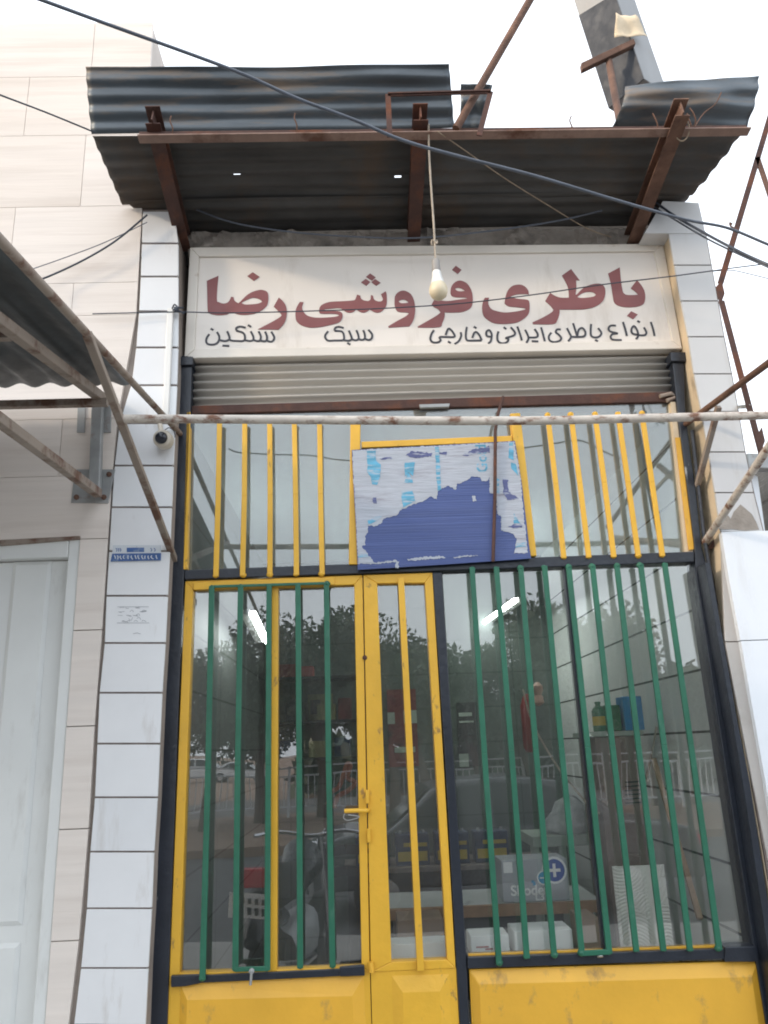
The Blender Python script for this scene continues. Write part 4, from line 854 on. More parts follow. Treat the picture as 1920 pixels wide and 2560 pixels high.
# ------------------------------------------------------------------ things on the left pillar
cm = thing('security_camera', 'cream security camera with dark lens on the left pillar', 'camera', W(352, 968, YC))
c = W(352, 950, YC-.05)
mb = MB(); mb.lathe([(.020, 0), (.036, .01), (.040, .03), (.040, .07), (.036, .09), (.030, .094)], c+V((.0, .05, .01)), (.05, -1, -.2), 24); mb.build('housing', cam_mat, cm, smooth=True)
f = c+V((.004, -.046, -.009)); mb = MB(); mb.lathe([(.026, 0), (.026, .003), (.020, .010), (.010, .014), (.001, .015)], f, (.05, -1, -.2), 24); mb.build('lens', lens_mat, cm, smooth=True)
mb = MB(); mb.tube([W(345, 912, YC-.01), W(347, 925, YC-.02), W(350, 938, YC-.03)], .010, 10); mb.build('bracket', cam_mat, cm, smooth=True)
mb = MB(); mb.tube(smooth_line([W(x, y, YC-.02) for x, y in ((355, 930), (365, 924), (376, 932), (378, 945))], 4), .002, 6); mb.build('lead', cable_mat, cm)
mb = MB(); mb.bar(W(369, 668, YC-.011), W(358, 905, YC-.011), .026, .022); o = mb.build('cable_trunking', white_plastic, bevel=.003); tag(o, 'white plastic cable trunking upright on the left pillar', 'trunking')
mb = MB(); p = W(372, 667, YC-.02)
mb.tube(smooth_line([p, p+V((.012, -.01, .015)), p+V((.03, -.01, .0)), p+V((.05, .0, .004))], 4), .004, 6); mb.tube(smooth_line([p+V((.02, -.01, -.005)), p+V((.008, -.02, -.018)), p+V((.03, -.02, -.02)), p+V((.055, -.005, -.03))], 4), .003, 6)
mb.lathe([(.002, 0), (.012, .004), (.012, .02), (.002, .024)], p+V((.01, -.012, -.012)), (1, 0, .2), 10)
o = mb.build('cable_joint', cable_mat, smooth=True); tag(o, 'small black taped cable joint above the white trunking', 'cable joint')
pq = thing('address_plaque', 'small blue and white enamel plaque on the left pillar', 'plaque', W(292, 1212, YC-.004))
YK = YC-.005
mb = MB(); mb.prism([W(*C7(x, y), YK) for x, y in ((975, 425), (1390, 425), (1390, 492), (970, 497))], (0, .004, 0)); mb.build('white_plate', plaque_white, pq)
mb = MB(); mb.prism([W(*C7(x, y), YK) for x, y in ((970, 498), (1390, 493), (1388, 555), (955, 565))], (0, .004, 0)); mb.prism([W(*C7(x, y), YK-.001) for x, y in ((1095, 447), (1245, 446), (1245, 483), (1095, 485))], (0, .002, 0)); mb.build('blue_plate', plaque_blue, pq)
mb = MB()
for k in range(13):
    x = 985+k*30+random.uniform(-4, 4); pts = [(x, 510+random.uniform(0, 8)), (x+random.uniform(-9, 9), 528), (x+random.uniform(-2, 14), 545+random.uniform(-4, 3))]
    mb.ribbon(smooth_line([W(*C7(*q), YK-.0008-.0002*(k % 3)) for q in pts], 3), .0042, t=.0006)
for k in range(5):
    x = 1000+k*17 if k < 3 else 1300+(k-3)*30; mb.ribbon(smooth_line([W(*C7(*q), YK-.0008-.0002*(k % 3)) for q in ((x, 450), (x+12, 465), (x+4, 480))], 3), .003, t=.0006, mi=1)
mb.build('digits', [plaque_white, plaque_blue], pq)
mb = MB(); YSt = YC-.0012
for k in range(26):
    x = random.uniform(1010, 1240); y = random.choice((965, 1000, 1030, 1060, 1085)); mb.ribbon(smooth_line([W(*C7(x+dx, y+dy), YSt-.0002*(k % 4)) for dx, dy in ((0, 0), (random.uniform(10, 25), random.uniform(-14, 14)), (random.uniform(28, 48), random.uniform(-12, 12)))], 3), .0018, t=.0004)
mb.ribbon([W(*C7(1015, 957), YSt), W(*C7(1285, 957), YSt)], .0018, t=.0004); mb.ribbon([W(*C7(1010, 1097), YSt), W(*C7(1290, 1097), YSt)], .0018, t=.0004)
mb.ribbon([W(*C7(1150, 1190), YSt), W(*C7(1185, 1183), YSt), W(*C7(1215, 1192), YSt)], .0022, t=.0004)
o = mb.build('stencil_mark', stencil); tag(o, 'faint grey stencilled mark on a white pillar tile', 'stencil')

# ------------------------------------------------------------------ right side
wp = thing('white_panel_wall', 'bright white composite panel front of the next shop at right edge', 'wall', (2.3, -.14, 0))
Lp = [K8(352, 2040), C5(1355, 0), C5(1450, 500), C5(1640, 1590), (1720, 2100)]
l3 = [W(x, y, -.145) for x, y in Lp]; zt = l3[0].z; zj = l3[2].z
def pan(z1, z0, pts):
    return [(p.x, p.y, p.z) for p in pts]+[(3.4, -.145, pts[-1].z), (3.4, -.145, pts[0].z)]
mb = MB(); mb.prism(pan(0, 0, [l3[0], l3[1], l3[2]+V((-.001, 0, .003))]), (0, .03, 0)); low = [l3[2], l3[3], l3[4]]; low.append(V((l3[4].x, -.145, 0))); mb.prism(pan(0, 0, low), (0, .03, 0)); mb.build('panel', panel_white, wp, bevel=.002)
mb = MB(); mb.prism([(l3[0].x+.02, -.114, 0), (3.4, -.114, 0), (3.4, -.114, zt-.01), (l3[0].x+.02, -.114, zt-.01)], (0, .3, 0)); mb.build('backing', grout, wp)
lt = thing('steel_lattice', 'crooked rusty angle iron frame standing against the sky right of the pillar', 'steel frame', W(*K8(590, 1560), -.55))
YA = -.55
def ang(a, c, w=.022):
    mb = MB(); p, q = W(*a, YA), W(*c, YA); mb.bar(p, q, w, .005); mb.bar(p+V((w/2, .011, 0)), q+V((w/2, .011, 0)), .005, w); return mb
ang(R2(1659+60, 330), K8(345, 515)).build('steel_angle', rusty_dark, lt)
ang(R2(1612, 680), R2(1720, 1000)).build('brace', rusty, lt)
ang(K8(352, 620), K8(598, 1560)).build('steel_angle', rusty_dark, lt)
mb = MB(); mb.prism([W(*K8(x, y), YA-.004) for x, y in ((322, 530), (355, 490), (374, 575), (350, 640), (335, 600))], (0, .006, 0)); mb.build('joint_plate', rusty_dark, lt)
mb = MB(); mb.prism([W(*K8(x, y), YA-.004) for x, y in ((555, 1420), (585, 1425), (602, 1395), (622, 1480), (592, 1560))], (0, .006, 0)); mb.build('end_plate', rusty_dark, lt)
mb = MB(); mb.tube(smooth_line([W(*K8(x, y), YA) for x, y in ((432, 175), (410, 160), (405, 140), (420, 150))], 3), .004, 6); mb.build('wire_hook', rusty, lt)
mb = MB(); mb.bar(W(*K8(455, 1272), -.1), W(*K8(522, 1268), YA), .016, .012, side=(0, 0, 1)); mb.build('wall_cleat', galv, lt)
mb = MB(); mb.bar(W(*K8(500, 1612), .25), W(*K8(760, 1622), .25), .075, .06, side=(0, 0, 1)); o = mb.build('roof_beam', galv, bevel=.004); tag(o, 'pale grey steel roof beam behind the right pillar at the photo edge', 'beam')
mb = MB(); mb.prism([W(*K8(x, y), .3) for x, y in ((520, 1665), (575, 1700), (625, 2060), (520, 2060))], (0, .2, 0)); o = mb.build('pale_wall', panel_white); tag(o, 'narrow bluish white wall edge just behind the right pillar', 'wall')
st = MB(); random.seed(3)
y0 = 1660
for k in range(11):
    ya = 1690+k*38; x0 = 575+k*3+random.uniform(-12, 6)
    a, c = W(*K8(x0, ya), .5), W(*K8(780, ya-15+random.uniform(-12, 12)), .5)
    st.bar(a, c, .055, .35, side=(0, 0, 1))
st.bar(W(*K8(565, 1700), .55), W(*K8(760, 1620), .55), .05, .4, side=(0, 0, 1))
o = st.build('stone_stack', concrete, bevel=.008); tag(o, 'rough grey stacked slabs at the right edge above the white panel', 'stone stack')

# ------------------------------------------------------------------ inside the shop
random.seed(11)
def T(o, label, cat, group=None): return tag(o, label, cat, group)
def ibox(name, x0, x1, y0, y1, Y, dep, mat_, label=None, cat=None, parent=None, bevel=.004):
    """box whose front face is seen between the readings (x0..x1, y0..y1) at depth Y"""
    a, c = W(x0, y0, Y), W(x1, y1, Y)
    mb = MB(); mb.box(a.x, c.x, Y, Y+dep, c.z, a.z); o = mb.build(name, mat_, parent, bevel=bevel)
    if label: tag(o, label, cat)
    return o
def lampfix(p, q, label):
    t = thing('tube_lamp', label, 'lamp', p, 'fluorescent tube lamps inside the shop'); p, q = V(p), V(q)
    mb = MB(); mb.tube([p, q], .016, 10); mb.build('tube', lamp_on, t, smooth=True)
    s_ = V((.05 if p.x > .3 else -.05, 0, .01)); mb = MB(); mb.bar(p+s_, q+s_, .05, .03); mb.build('fitting', white_plastic, t, bevel=.003)
a = W(1107, 1300, 1.35); c = V((a.x-.02, 2.3, a.z-.03)); lampfix(WX(1112, 1297, 1.0), WX(1046, 1344, 1.0), 'lit fluorescent tube on the right wall of the shop')
lampfix(WX(548, 1325, -.62), WX(577, 1386, -.62), 'lit fluorescent tube on the left wall of the shop')
# counter board with the battery box
cb = thing('display_counter', 'counter with grey top and brown chipboard edge behind the window', 'counter', W(1060, 2000, .70))
a, c = W(838, 1966, .62), W(1302, 1945, .62); zt = (W(860, 1964, .62).z+W(1290, 1946, .62).z)/2
mb = MB(); mb.box(a.x, c.x, .645, 1.06, zt-.03, zt); mb.build('top', board_top, cb)
mb = MB(); mb.box(a.x, c.x, .62, .644, zt-.048, zt+.001); mb.build('edge', board_edge, cb, bevel=.002)
for x in (a.x+.05, c.x-.05):
    mb = MB(); mb.box(x-.02, x+.02, .7, 1.0, .03, zt-.049); mb.build('leg', cab_brown, cb)
zb = zt+.0015
bb = thing('battery_box', 'grey car battery carton with blue plus and minus signs on the counter', 'battery carton', (W(1160, 1950, .66).x, .66, zb))
xa, xb = W(1088, 1950, .66).x, W(1232, 1950, .66).x; ztop = W(1160, 1856, .66).z
mb = MB(); mb.box(xa, xb, .66, .86, zb, ztop); mb.build('carton', bat_grey, bb, bevel=.004)
w_ = xb-xa; h_ = ztop-zb; yb = .6585
mb = MB(); mb.box(xa+.01, xa+.17*w_, yb-.0005, yb+.001, ztop-.30*h_, ztop-.04*h_); mb.build('sticker', bat_label, bb)
mb = MB()
cx, cz_ = xa+.80*w_, ztop-.28*h_; r_ = .165*w_
mb.lathe([(r_*1.15, 0), (r_*1.15, .0006)], (cx, yb+.0005, cz_), (0, -1, 0), 28); mb.lathe([(r_*.62, 0), (r_*.62, .0006)], (xa+.63*w_, yb+.0005, ztop-.45*h_), (0, -1, 0), 24); mb.build('badge_ring', bat_label, bb)
mb = MB(); mb.lathe([(r_*.95, 0), (r_*.95, .0006)], (cx, yb-.0007, cz_), (0, -1, 0), 28); mb.build('plus_badge', bat_blue, bb)
mb = MB(); mb.lathe([(r_*.50, 0), (r_*.50, .0006)], (xa+.63*w_, yb-.0007, ztop-.45*h_), (0, -1, 0), 24); mb.box(xa+.44*w_, xa+.48*w_, yb-.0006, yb, ztop-.56*h_, ztop-.50*h_); mb.box(xa+.46*w_, xa+.50*w_, yb-.0009, yb-.0007, ztop-.62*h_, ztop-.53*h_); mb.build('minus_badge', bat_cyan, bb)
mb = MB(); k = r_*.95; mb.box(cx-.6*k, cx+.6*k, yb-.0022, yb-.0015, cz_-.14*k, cz_+.14*k); mb.box(cx-.14*k, cx+.14*k, yb-.0022, yb-.0015, cz_+.141*k, cz_+.6*k); mb.box(cx-.14*k, cx+.14*k, yb-.0022, yb-.0015, cz_-.6*k, cz_-.141*k); mb.box(xa+.57*w_, xa+.66*w_, yb-.0022, yb-.0015, ztop-.465*h_, ztop-.435*h_)
for txt, sz, ux, uz in (('Shoden', .062, .42, .74), ('L3', .045, .55, .90)):
    vs, fs = lettering(txt, sz); mb.add([V((xa+ux*w_+v.x, yb+v.y, ztop-uz*h_+v.z)) for v in vs], fs)
mb.build('lettering', bat_label, bb)
# boxes on the inner sill
zs_ = .66
ibox('carton_box', 858, 960, 1988, 2046, .42, .25, carton, 'plain brown carton under the counter behind the narrow door', 'carton')
ibox('foam_box', 842, 972, 2040, 2085, .10, .12, foam, 'white foam box at the foot of the narrow door glass', 'foam box')
fb = ibox('foam_box', 1016, 1102, 2022, 2062, .10, .14, foam, 'white foam box with a small red and blue mark, leftmost on the window sill', 'foam box')
a = W(1045, 2045, .099); mb = MB(); mb.box(a.x-.03, a.x+.02, .0985, .0995, a.z-.004, a.z+.002); mb.box(a.x+.005, a.x+.035, .098, .0984, a.z-.012, a.z-.006); mb.build('print', red_plastic, fb)
ibox('foam_box', 1110, 1240, 2012, 2056, .09, .16, foam, 'longer white foam box on the window sill right of the marked one', 'foam box')
ibox('carton_box', 1255, 1303, 1985, 2056, .16, .2, carton, 'narrow brown carton beside the black mullion on the sill', 'carton')
# ribbed white board
a, c = W(1322, 1872, .22), W(1456, 2050, .22)
b = MB(); nx, nz = 90, 110
for j in range(nz+1):
    for i in range(nx+1):
        u, v = i/nx, j/nz; x = a.x+(c.x-a.x)*u; z = c.z+(a.z-c.z)*v
        if .62 < u < .74: d = 0
        else:
            s1 = math.sqrt((u-.15)**2*.6+(v-1.15)**2); s2 = math.sqrt((u-.9)**2*.7+(v-.05)**2); s3 = math.sqrt((u-.3)**2+(v+.2)**2)
            sel = s1 if v > .62+.1*math.sin(5*u) else (s2 if u > .45+.2*math.sin(7*v) else s3)
            d = .0016*math.sin(sel*150)
        b.v.append(V((x, .22+d, z)))
for j in range(nz):
    for i in range(nx):
        q = j*(nx+1)+i; b.f.append([q, q+1, q+nx+2, q+nx+1]); b.m.append(0)
o = b.build('ribbed_board', rib_white, smooth=True, solid=.006); tag(o, 'white board with wavy carved ribs standing inside the window', 'board')
# leaning stick, cabinet with bottles
mb = MB(); mb.bar(W(1412, 1640, .78), W(1512, 1985, .25), .022, .02); o = mb.build('wooden_stick', wood); tag(o, 'pale wooden stick leaning on the right tiled wall', 'stick')
cab = thing('cabinet', 'brown cabinet with vent slots against the right wall', 'cabinet', W(1345, 1850, .82))
a, c = W(1285, 1592, .82), W(1412, 1860, .82); mb = MB(); mb.box(a.x, min(c.x, RX1-.01), .82, 1.15, .04, a.z); mb.build('body', cab_brown, cab, bevel=.004)
mb = MB(); mb.box(a.x-.03, min(c.x+.02, RX1-.008), .80, 1.15, a.z+.001, a.z+.025); mb.build('top', pale_paper, cab, bevel=.002)
mb = MB()
for k in range(6):
    p, q = W(1350, 1690+k*9, .816), W(1385, 1688+k*9, .816); mb.bar(p, q, .006, .004, side=(0, 0, 1))
mb.build('vent_slots', rubber, cab)
zc = W(1285, 1592, .82).z+.0265
def bottle(x, r, h, mat_, label, capm):
    t = thing('bottle', label, 'bottle', (x, .9, zc)); mb = MB(); mb.lathe([(r*.95, 0), (r, .005), (r, h*.68), (r*.75, h*.78), (r*.38, h*.86), (r*.38, h*.93)], (x, .9, zc), seg=16); mb.build('body', mat_, t, smooth=True)
    mb = MB(); mb.lathe([(r*.45, 0), (r*.45, h*.07)], (x, .9, zc+h*.93), seg=14); mb.build('cap', capm, t, smooth=True)
    mb = MB(); mb.lathe([(r*1.01, 0), (r*1.01, h*.3)], (x, .9, zc+h*.2), seg=16); mb.build('label_band', ylabel, t, smooth=True)
bottle(W(1296, 1570, .9).x, .035, .15, bottle_green, 'green oil bottle with yellow label on the cabinet', bottle_green)
p = W(1325, 1570, .87); mb = MB(); mb.box(p.x-.035, p.x+.045, .87, .97, zc, zc+.13); o = mb.build('green_box', bottle_green, bevel=.006); tag(o, 'plain green box between bottle and blue box on the cabinet', 'box')
p = W(1372, 1570, .86); mb = MB(); mb.box(p.x-.05, p.x+.05, .86, .98, zc, zc+.17); o = mb.build('blue_box', box_blue, bevel=.004); tag(o, 'bright blue box on the cabinet by the right wall', 'box')
# wooden stand with white appliance
stn = thing('wooden_stand', 'cream wooden stand with notched edge behind the battery carton', 'stand', W(1200, 1990, 1.3))
a, c = W(1150, 1808, 1.3), W(1300, 1825, 1.3); mb = MB(); mb.box(a.x, c.x, 1.3, 1.7, c.z, a.z); mb.build('top', pale_paper, stn, bevel=.003)
for xd in (1156, 1215, 1290):
    p = W(xd, 1825, 1.33); mb = MB(); mb.box(p.x-.02, p.x+.02, 1.33, 1.37, .03, p.z-.001); mb.build('leg', pale_paper, stn)
a, c = W(1182, 1740, 1.4), W(1272, 1806, 1.4)
b = MB(); z0 = W(1200, 1808, 1.3).z+.001
prof = [(.105, 0), (.12, .02), (.118, .06), (.10, .12), (.075, .16), (.03, .19), (.012, .195)]
b.lathe(prof, ((a.x+c.x)/2, 1.45, z0), seg=18); b.v = [p+V((random.uniform(-.012, .012)+(.03 if p.z > z0+.1 else 0), random.uniform(-.01, .01), random.uniform(-.008, .012) if p.z > z0+.01 else 0)) for p in b.v]; o = b.build('plastic_bag', M('grey_white_bag', (.42, .43, .43), .5, var=.2, scale=25), smooth=True); tag(o, 'crumpled white plastic bag on the wooden stand', 'bag')
# back counter with batteries
bc = thing('back_counter', 'dark low counter across the back of the shop', 'counter', (.35, 2.5, .03))
mb = MB(); mb.box(-.15, 1.30, 2.45, 2.95, .03, .80); mb.build('body', poster_black, bc); mb = MB(); mb.box(-.18, 1.32, 2.42, 2.97, .801, .83); mb.build('top', grout, bc)
for k, xx in enumerate((.02, .29, .56, .83)):
    t = thing('car_battery', 'navy car battery with yellow label, %s on the back counter' % ('first from left', 'second from left', 'third from left', 'fourth from left')[k], 'battery', (xx, 2.5, .831), 'batteries in a row on the back counter')
    mb = MB(); mb.box(xx-.115, xx+.115, 2.5, 2.67, .831, 1.03); mb.build('case', navy, t, bevel=.006)
    mb = MB(); mb.box(xx-.10, xx+.10, 2.4975, 2.4995, .86, .92); mb.box(xx-.06, xx+.10, 2.4975, 2.4995, .95, .975); mb.build('label_strip', ylabel, t)
    mb = MB(); mb.lathe([(.012, 0), (.010, .02)], (xx-.08, 2.56, 1.0305), seg=10); mb.lathe([(.012, 0), (.010, .02)], (xx+.08, 2.56, 1.0305), seg=10); mb.build('terminal', galv, t)
# posters and shelf things on the back wall
def flat(name, x0, x1, y0, y1, mat_, label, cat, extra=()):
    Yp = RY1-.012; a, c = W(x0, y0, Yp), W(x1, y1, Yp)
    mb = MB(); mb.box(a.x, c.x, Yp, Yp+.01, c.z, a.z); mats = [mat_]
    for (u0, u1, v0, v1, m2) in extra:
        mats.append(m2); mb.box(a.x+(c.x-a.x)*u0, a.x+(c.x-a.x)*u1, Yp-.002-.0005*len(mats), Yp-.001, c.z+(a.z-c.z)*v0, c.z+(a.z-c.z)*v1, mi=len(mats)-1)
    o = mb.build(name, mats); tag(o, label, cat); return o
flat('poster', 835, 905, 1490, 1655, dark_red, 'dark red poster with pale patches on the back wall', 'poster', ((.0, .25, .55, .7, pale_paper), (.55, 1, .55, .72, pale_paper), (.2, .9, .18, .25, pale_paper)))
flat('black_poster', 985, 1038, 1518, 1655, poster_black, 'black poster with pale letters on the back wall', 'poster', ((.1, .75, .78, .84, pale_paper), (.1, .8, .68, .71, pale_paper), (0, .45, .0, .2, pale_paper)))
flat('picture', 665, 720, 1500, 1560, olive, 'olive picture pinned to the back wall behind the green bars', 'picture', ((.1, .5, .3, .8, poster_black),))
ws = thing('wall_shelf', 'dark wall shelf at the left back corner', 'shelf', W(640, 1600, 3.0))
for yd in (1465, 1560, 1640):
    a, c = W(585, yd, 3.0), W(770, yd, 3.0); mb = MB(); mb.box(a.x, c.x, 2.95, RY1-.02, a.z-.02, a.z); mb.build('board', poster_black, ws)
for k, (xd, yd, wd_, hg, mt, lab) in enumerate(((618, 1465, .16, .10, dark_red, 'dark red carton on the top shelf, at the left'), (660, 1465, .12, .08, red_plastic, 'bright red carton on the top shelf, in the middle'), (640, 1560, .16, .14, poster_black, 'black carton on the middle shelf, at the left'), (705, 1560, .14, .12, olive, 'olive carton on the middle shelf, in the middle'), (745, 1560, .10, .16, dark_red, 'tall dark red carton on the middle shelf, right end'), (625, 1640, .16, .13, navy, 'navy carton on the lowest shelf, at the left'), (690, 1640, .16, .12, olive, 'olive carton on the lowest shelf, in the middle'), (740, 1640, .12, .14, navy, 'navy carton on the lowest shelf, right end'))):
    p = W(xd, yd, 2.97); mb = MB(); mb.box(p.x-wd_/2, p.x+wd_/2, 2.97, 3.15, W(585, yd, 3.0).z+.001, W(585, yd, 3.0).z+hg); o = mb.build('carton_box', mt, bevel=.004); tag(o, lab, 'carton')
# slatted black chair with an orange tool on it
ch = thing('black_chair', 'black chair with slatted back behind the door glass', 'chair', W(745, 2000, .9))
p0, p1 = W(706, 1745, .9), W(785, 1745, .9); cz0 = .03
for x in (p0.x, p1.x):
    mb = MB(); mb.tube([(x, .92, cz0), (x, .90, .5), (x, .85, p0.z+.02)], .016, 8); mb.build('leg', rubber, ch, smooth=True)
    mb = MB(); mb.tube([(x, 1.3, cz0), (x, 1.28, .46)], .016, 8); mb.build('leg', rubber, ch, smooth=True)
for yd in (1752, 1792, 1838, 1885):
    a, c = W(706, yd, .88), W(785, yd, .88); z = (a.z+c.z)/2; mb = MB()
    mb.bar((p0.x, .88, z), ((p0.x+p1.x)/2, .855, z+.012), .045, .014, side=(0, 0, 1)); mb.bar(((p0.x+p1.x)/2, .855, z+.012), (p1.x, .88, z), .045, .014, side=(0, 0, 1)); mb.build('back_slat', rubber, ch)
mb = MB(); mb.box(p0.x-.02, p1.x+.02, .9, 1.32, .46, .50); mb.build('seat', rubber, ch, bevel=.008)
mb = MB(); q = [W(x, y, .83) for x, y in ((708, 1738), (715, 1712), (732, 1700), (742, 1672), (750, 1650), (757, 1655), (750, 1680), (768, 1690), (752, 1708), (730, 1720), (722, 1745))]
mb.tube(smooth_line(q, 3), .012, 7); o = mb.build('orange_strap', orange, smooth=True); tag(o, 'orange strap draped over the black chair back', 'strap')
# red tool, doll, cables on the right wall
mb = MB(); a = W(1140, 1530, 2.2); c = W(1146, 1625, 2.2); mb.lathe([(.03, 0), (.05, .03), (.05, .30), (.03, .36), (.012, .38)], (a.x, 2.2, c.z), seg=14); o = mb.build('red_cylinder', red_plastic, smooth=True); tag(o, 'slim dark red cylinder hung at the right rear wall', 'cylinder')
mb = MB(); a = W(1163, 1505, 2.1); mb.lathe([(.01, -.06), (.035, -.04), (.03, 0), (.022, .01), (.034, .04), (.034, .07), (.01, .095)], a, seg=14); o = mb.build('small_figure', skin_doll, smooth=True); tag(o, 'small flesh coloured figure above the red cylinder', 'figure')
wire([(1130, 1490, 1.6), (1150, 1560, 1.4), (1200, 1650, 1.2), (1255, 1720, 1.0), (1285, 1752, .9), (1320, 1755, .85), (1380, 1715, .85), (1405, 1640, .9), (1418, 1570, .95)], .006, cord_mat, 'cream cable looping inside the right window')

# ------------------------------------------------------------------ street behind the viewer (seen mirrored in the glass)
def mir(x, y, d):
    p = W(x, y, d); return V((p.x, -p.y, p.z))
random.seed(5)
def tree(x, y, h, r, label, lm, n=2600, ls=.105):
    t = thing('tree', label, 'tree', (x, y, -.1), 'street trees on the median')
    mb = MB(); hh = h*.42; top = V((x+random.uniform(-.2, .2), y, hh))
    mb.tube([(x, y, -.1), (x+.05, y, hh*.5), top], [.15, .12, .10], 9)
    lobes = []
    for k in range(9):
        a = k*2.4; rr = r*random.uniform(.35, .8); e = V((x+rr*math.cos(a), y+rr*math.sin(a), hh+(h-hh)*random.uniform(.15, .8)))
        mb.tube([top-V((0, 0, .3)), (top+e)/2+V((0, 0, .2)), e], [.07, .045, .02], 6); lobes.append((e, r*random.uniform(.32, .55)))
    mb.build('trunk', bark, t, smooth=True)
    b = MB()
    for i in range(n):
        c, rr = random.choice(lobes); d = V((random.gauss(0, 1), random.gauss(0, 1), random.gauss(0, .75))); d = d.normalized()*rr*(random.random()**.45)
        p = c+d; u = V((random.gauss(0, 1), random.gauss(0, 1), random.gauss(0, 1))).normalized(); w = u.orthogonal().normalized(); s_ = ls*random.uniform(.5, 1.2)
        b.add([p-u*s_, p+w*s_*.45, p+u*s_, p-w*s_*.45], [[0, 1, 2, 3]], mi=random.choice((0, 0, 1)))
    b.build('crown', [lm, leaf2], t)
for k, (xd, yd, d, r) in enumerate(((455, 1390, 16, 1.7), (560, 1420, 17, 1.5), (690, 1335, 18, 2.2), (770, 1345, 19, 2.0), (838, 1375, 17, 1.3), (905, 1400, 17, 1.2), (1012, 1385, 17, 1.3), (1130, 1420, 18, 1.4), (1225, 1298, 17, 2.0), (1290, 1345, 18, 1.4), (1380, 1432, 19, 1.4), (1470, 1455, 19, 1.3))):
    p = mir(xd, yd, d)
    tree(p.x, p.y, p.z, r, ('broad', 'thin', 'bushy', 'round', 'slim', 'low', 'small', 'loose', 'tallest', 'leaning', 'sparse', 'short')[k]+' street tree on the median across the road', leaf if k % 2 else leaf2, n=int(4300*r))
hb = MB()
for i in range(7000):
    x = random.uniform(-3, 60); y = -34+random.uniform(-3, 3); z = random.uniform(0, 1)**1.3*(3.4+1.2*math.sin(x*.5)+.8*math.sin(x*1.7)); p = V((x, y, z)); u = V((random.gauss(0, 1), random.gauss(0, 1), random.gauss(0, 1))).normalized(); w = u.orthogonal(); s_ = random.uniform(.3, .7)
    hb.add([p-u*s_, p+w*s_*.5, p+u*s_, p-w*s_*.5], [[0, 1, 2, 3]])
o = hb.build('shrubbery', leaf2); tag(o, 'mass of dark green shrubs along the far side of the road', 'shrubs', kind='stuff')
fe = thing('median_fence', 'long pale metal railing along the median of the road', 'fence', (0, -18.2, 0))
yF = -18.2
mb = MB()
for z in (1.22, 1.02, .22): mb.bar((-22, yF, z), (22, yF, z), .04, .04, side=(0, 0, 1))
mb.build('rail', fence_mat, fe)
mb = MB()
for i in range(22): mb.box(-22+i*2.0, -21.94+i*2.0, yF-.03, yF+.03, -.04, 1.26)
mb.build('posts', fence_mat, fe)
mb = MB()
for i in range(290): mb.box(-21.9+i*.15, -21.878+i*.15, yF-.01, yF+.01, .24, 1.0)
mb.build('pickets', fence_mat, fe)
tag(fe.children[2], kind='stuff')
ab = thing('shade_block', 'plain tall unseen block across the road, added to shade the shop', 'building', (-36, -17, 0))  # out-of-view building, sized and placed to shade the lower shopfront
ca, sa_ = math.cos(rad(24)), math.sin(rad(24))
def bp(u, w, z): return V((-36+u*sa_*-1+w*-ca, -17+u*ca*1.0+w*-sa_, z))
mb = MB(); mb.prism([bp(-16, 0, -.3), bp(16, 0, -.3), bp(16, 0, 18.0), bp(-16, 0, 18.0)], bp(0, 9, 0)-bp(0, 0, 0)); mb.build('wall', plaster, ab)
mb = MB(); mb.prism([bp(-16.3, -.3, 18.002), bp(16.3, -.3, 18.002), bp(16.3, 9.3, 18.002), bp(-16.3, 9.3, 18.002)], (0, 0, .35)); mb.build('parapet', concrete, ab)
for fl in range(5):
    for k in range(8):
        u = -14+k*4; z = 1.6+fl*3.4
        mb = MB(); mb.prism([bp(u-.8, -.03, z), bp(u+.8, -.03, z), bp(u+.8, -.03, z+1.5), bp(u-.8, -.03, z+1.5)], bp(0, .028, 0)-bp(0, 0, 0)); mb.build('window', car_glass, ab)
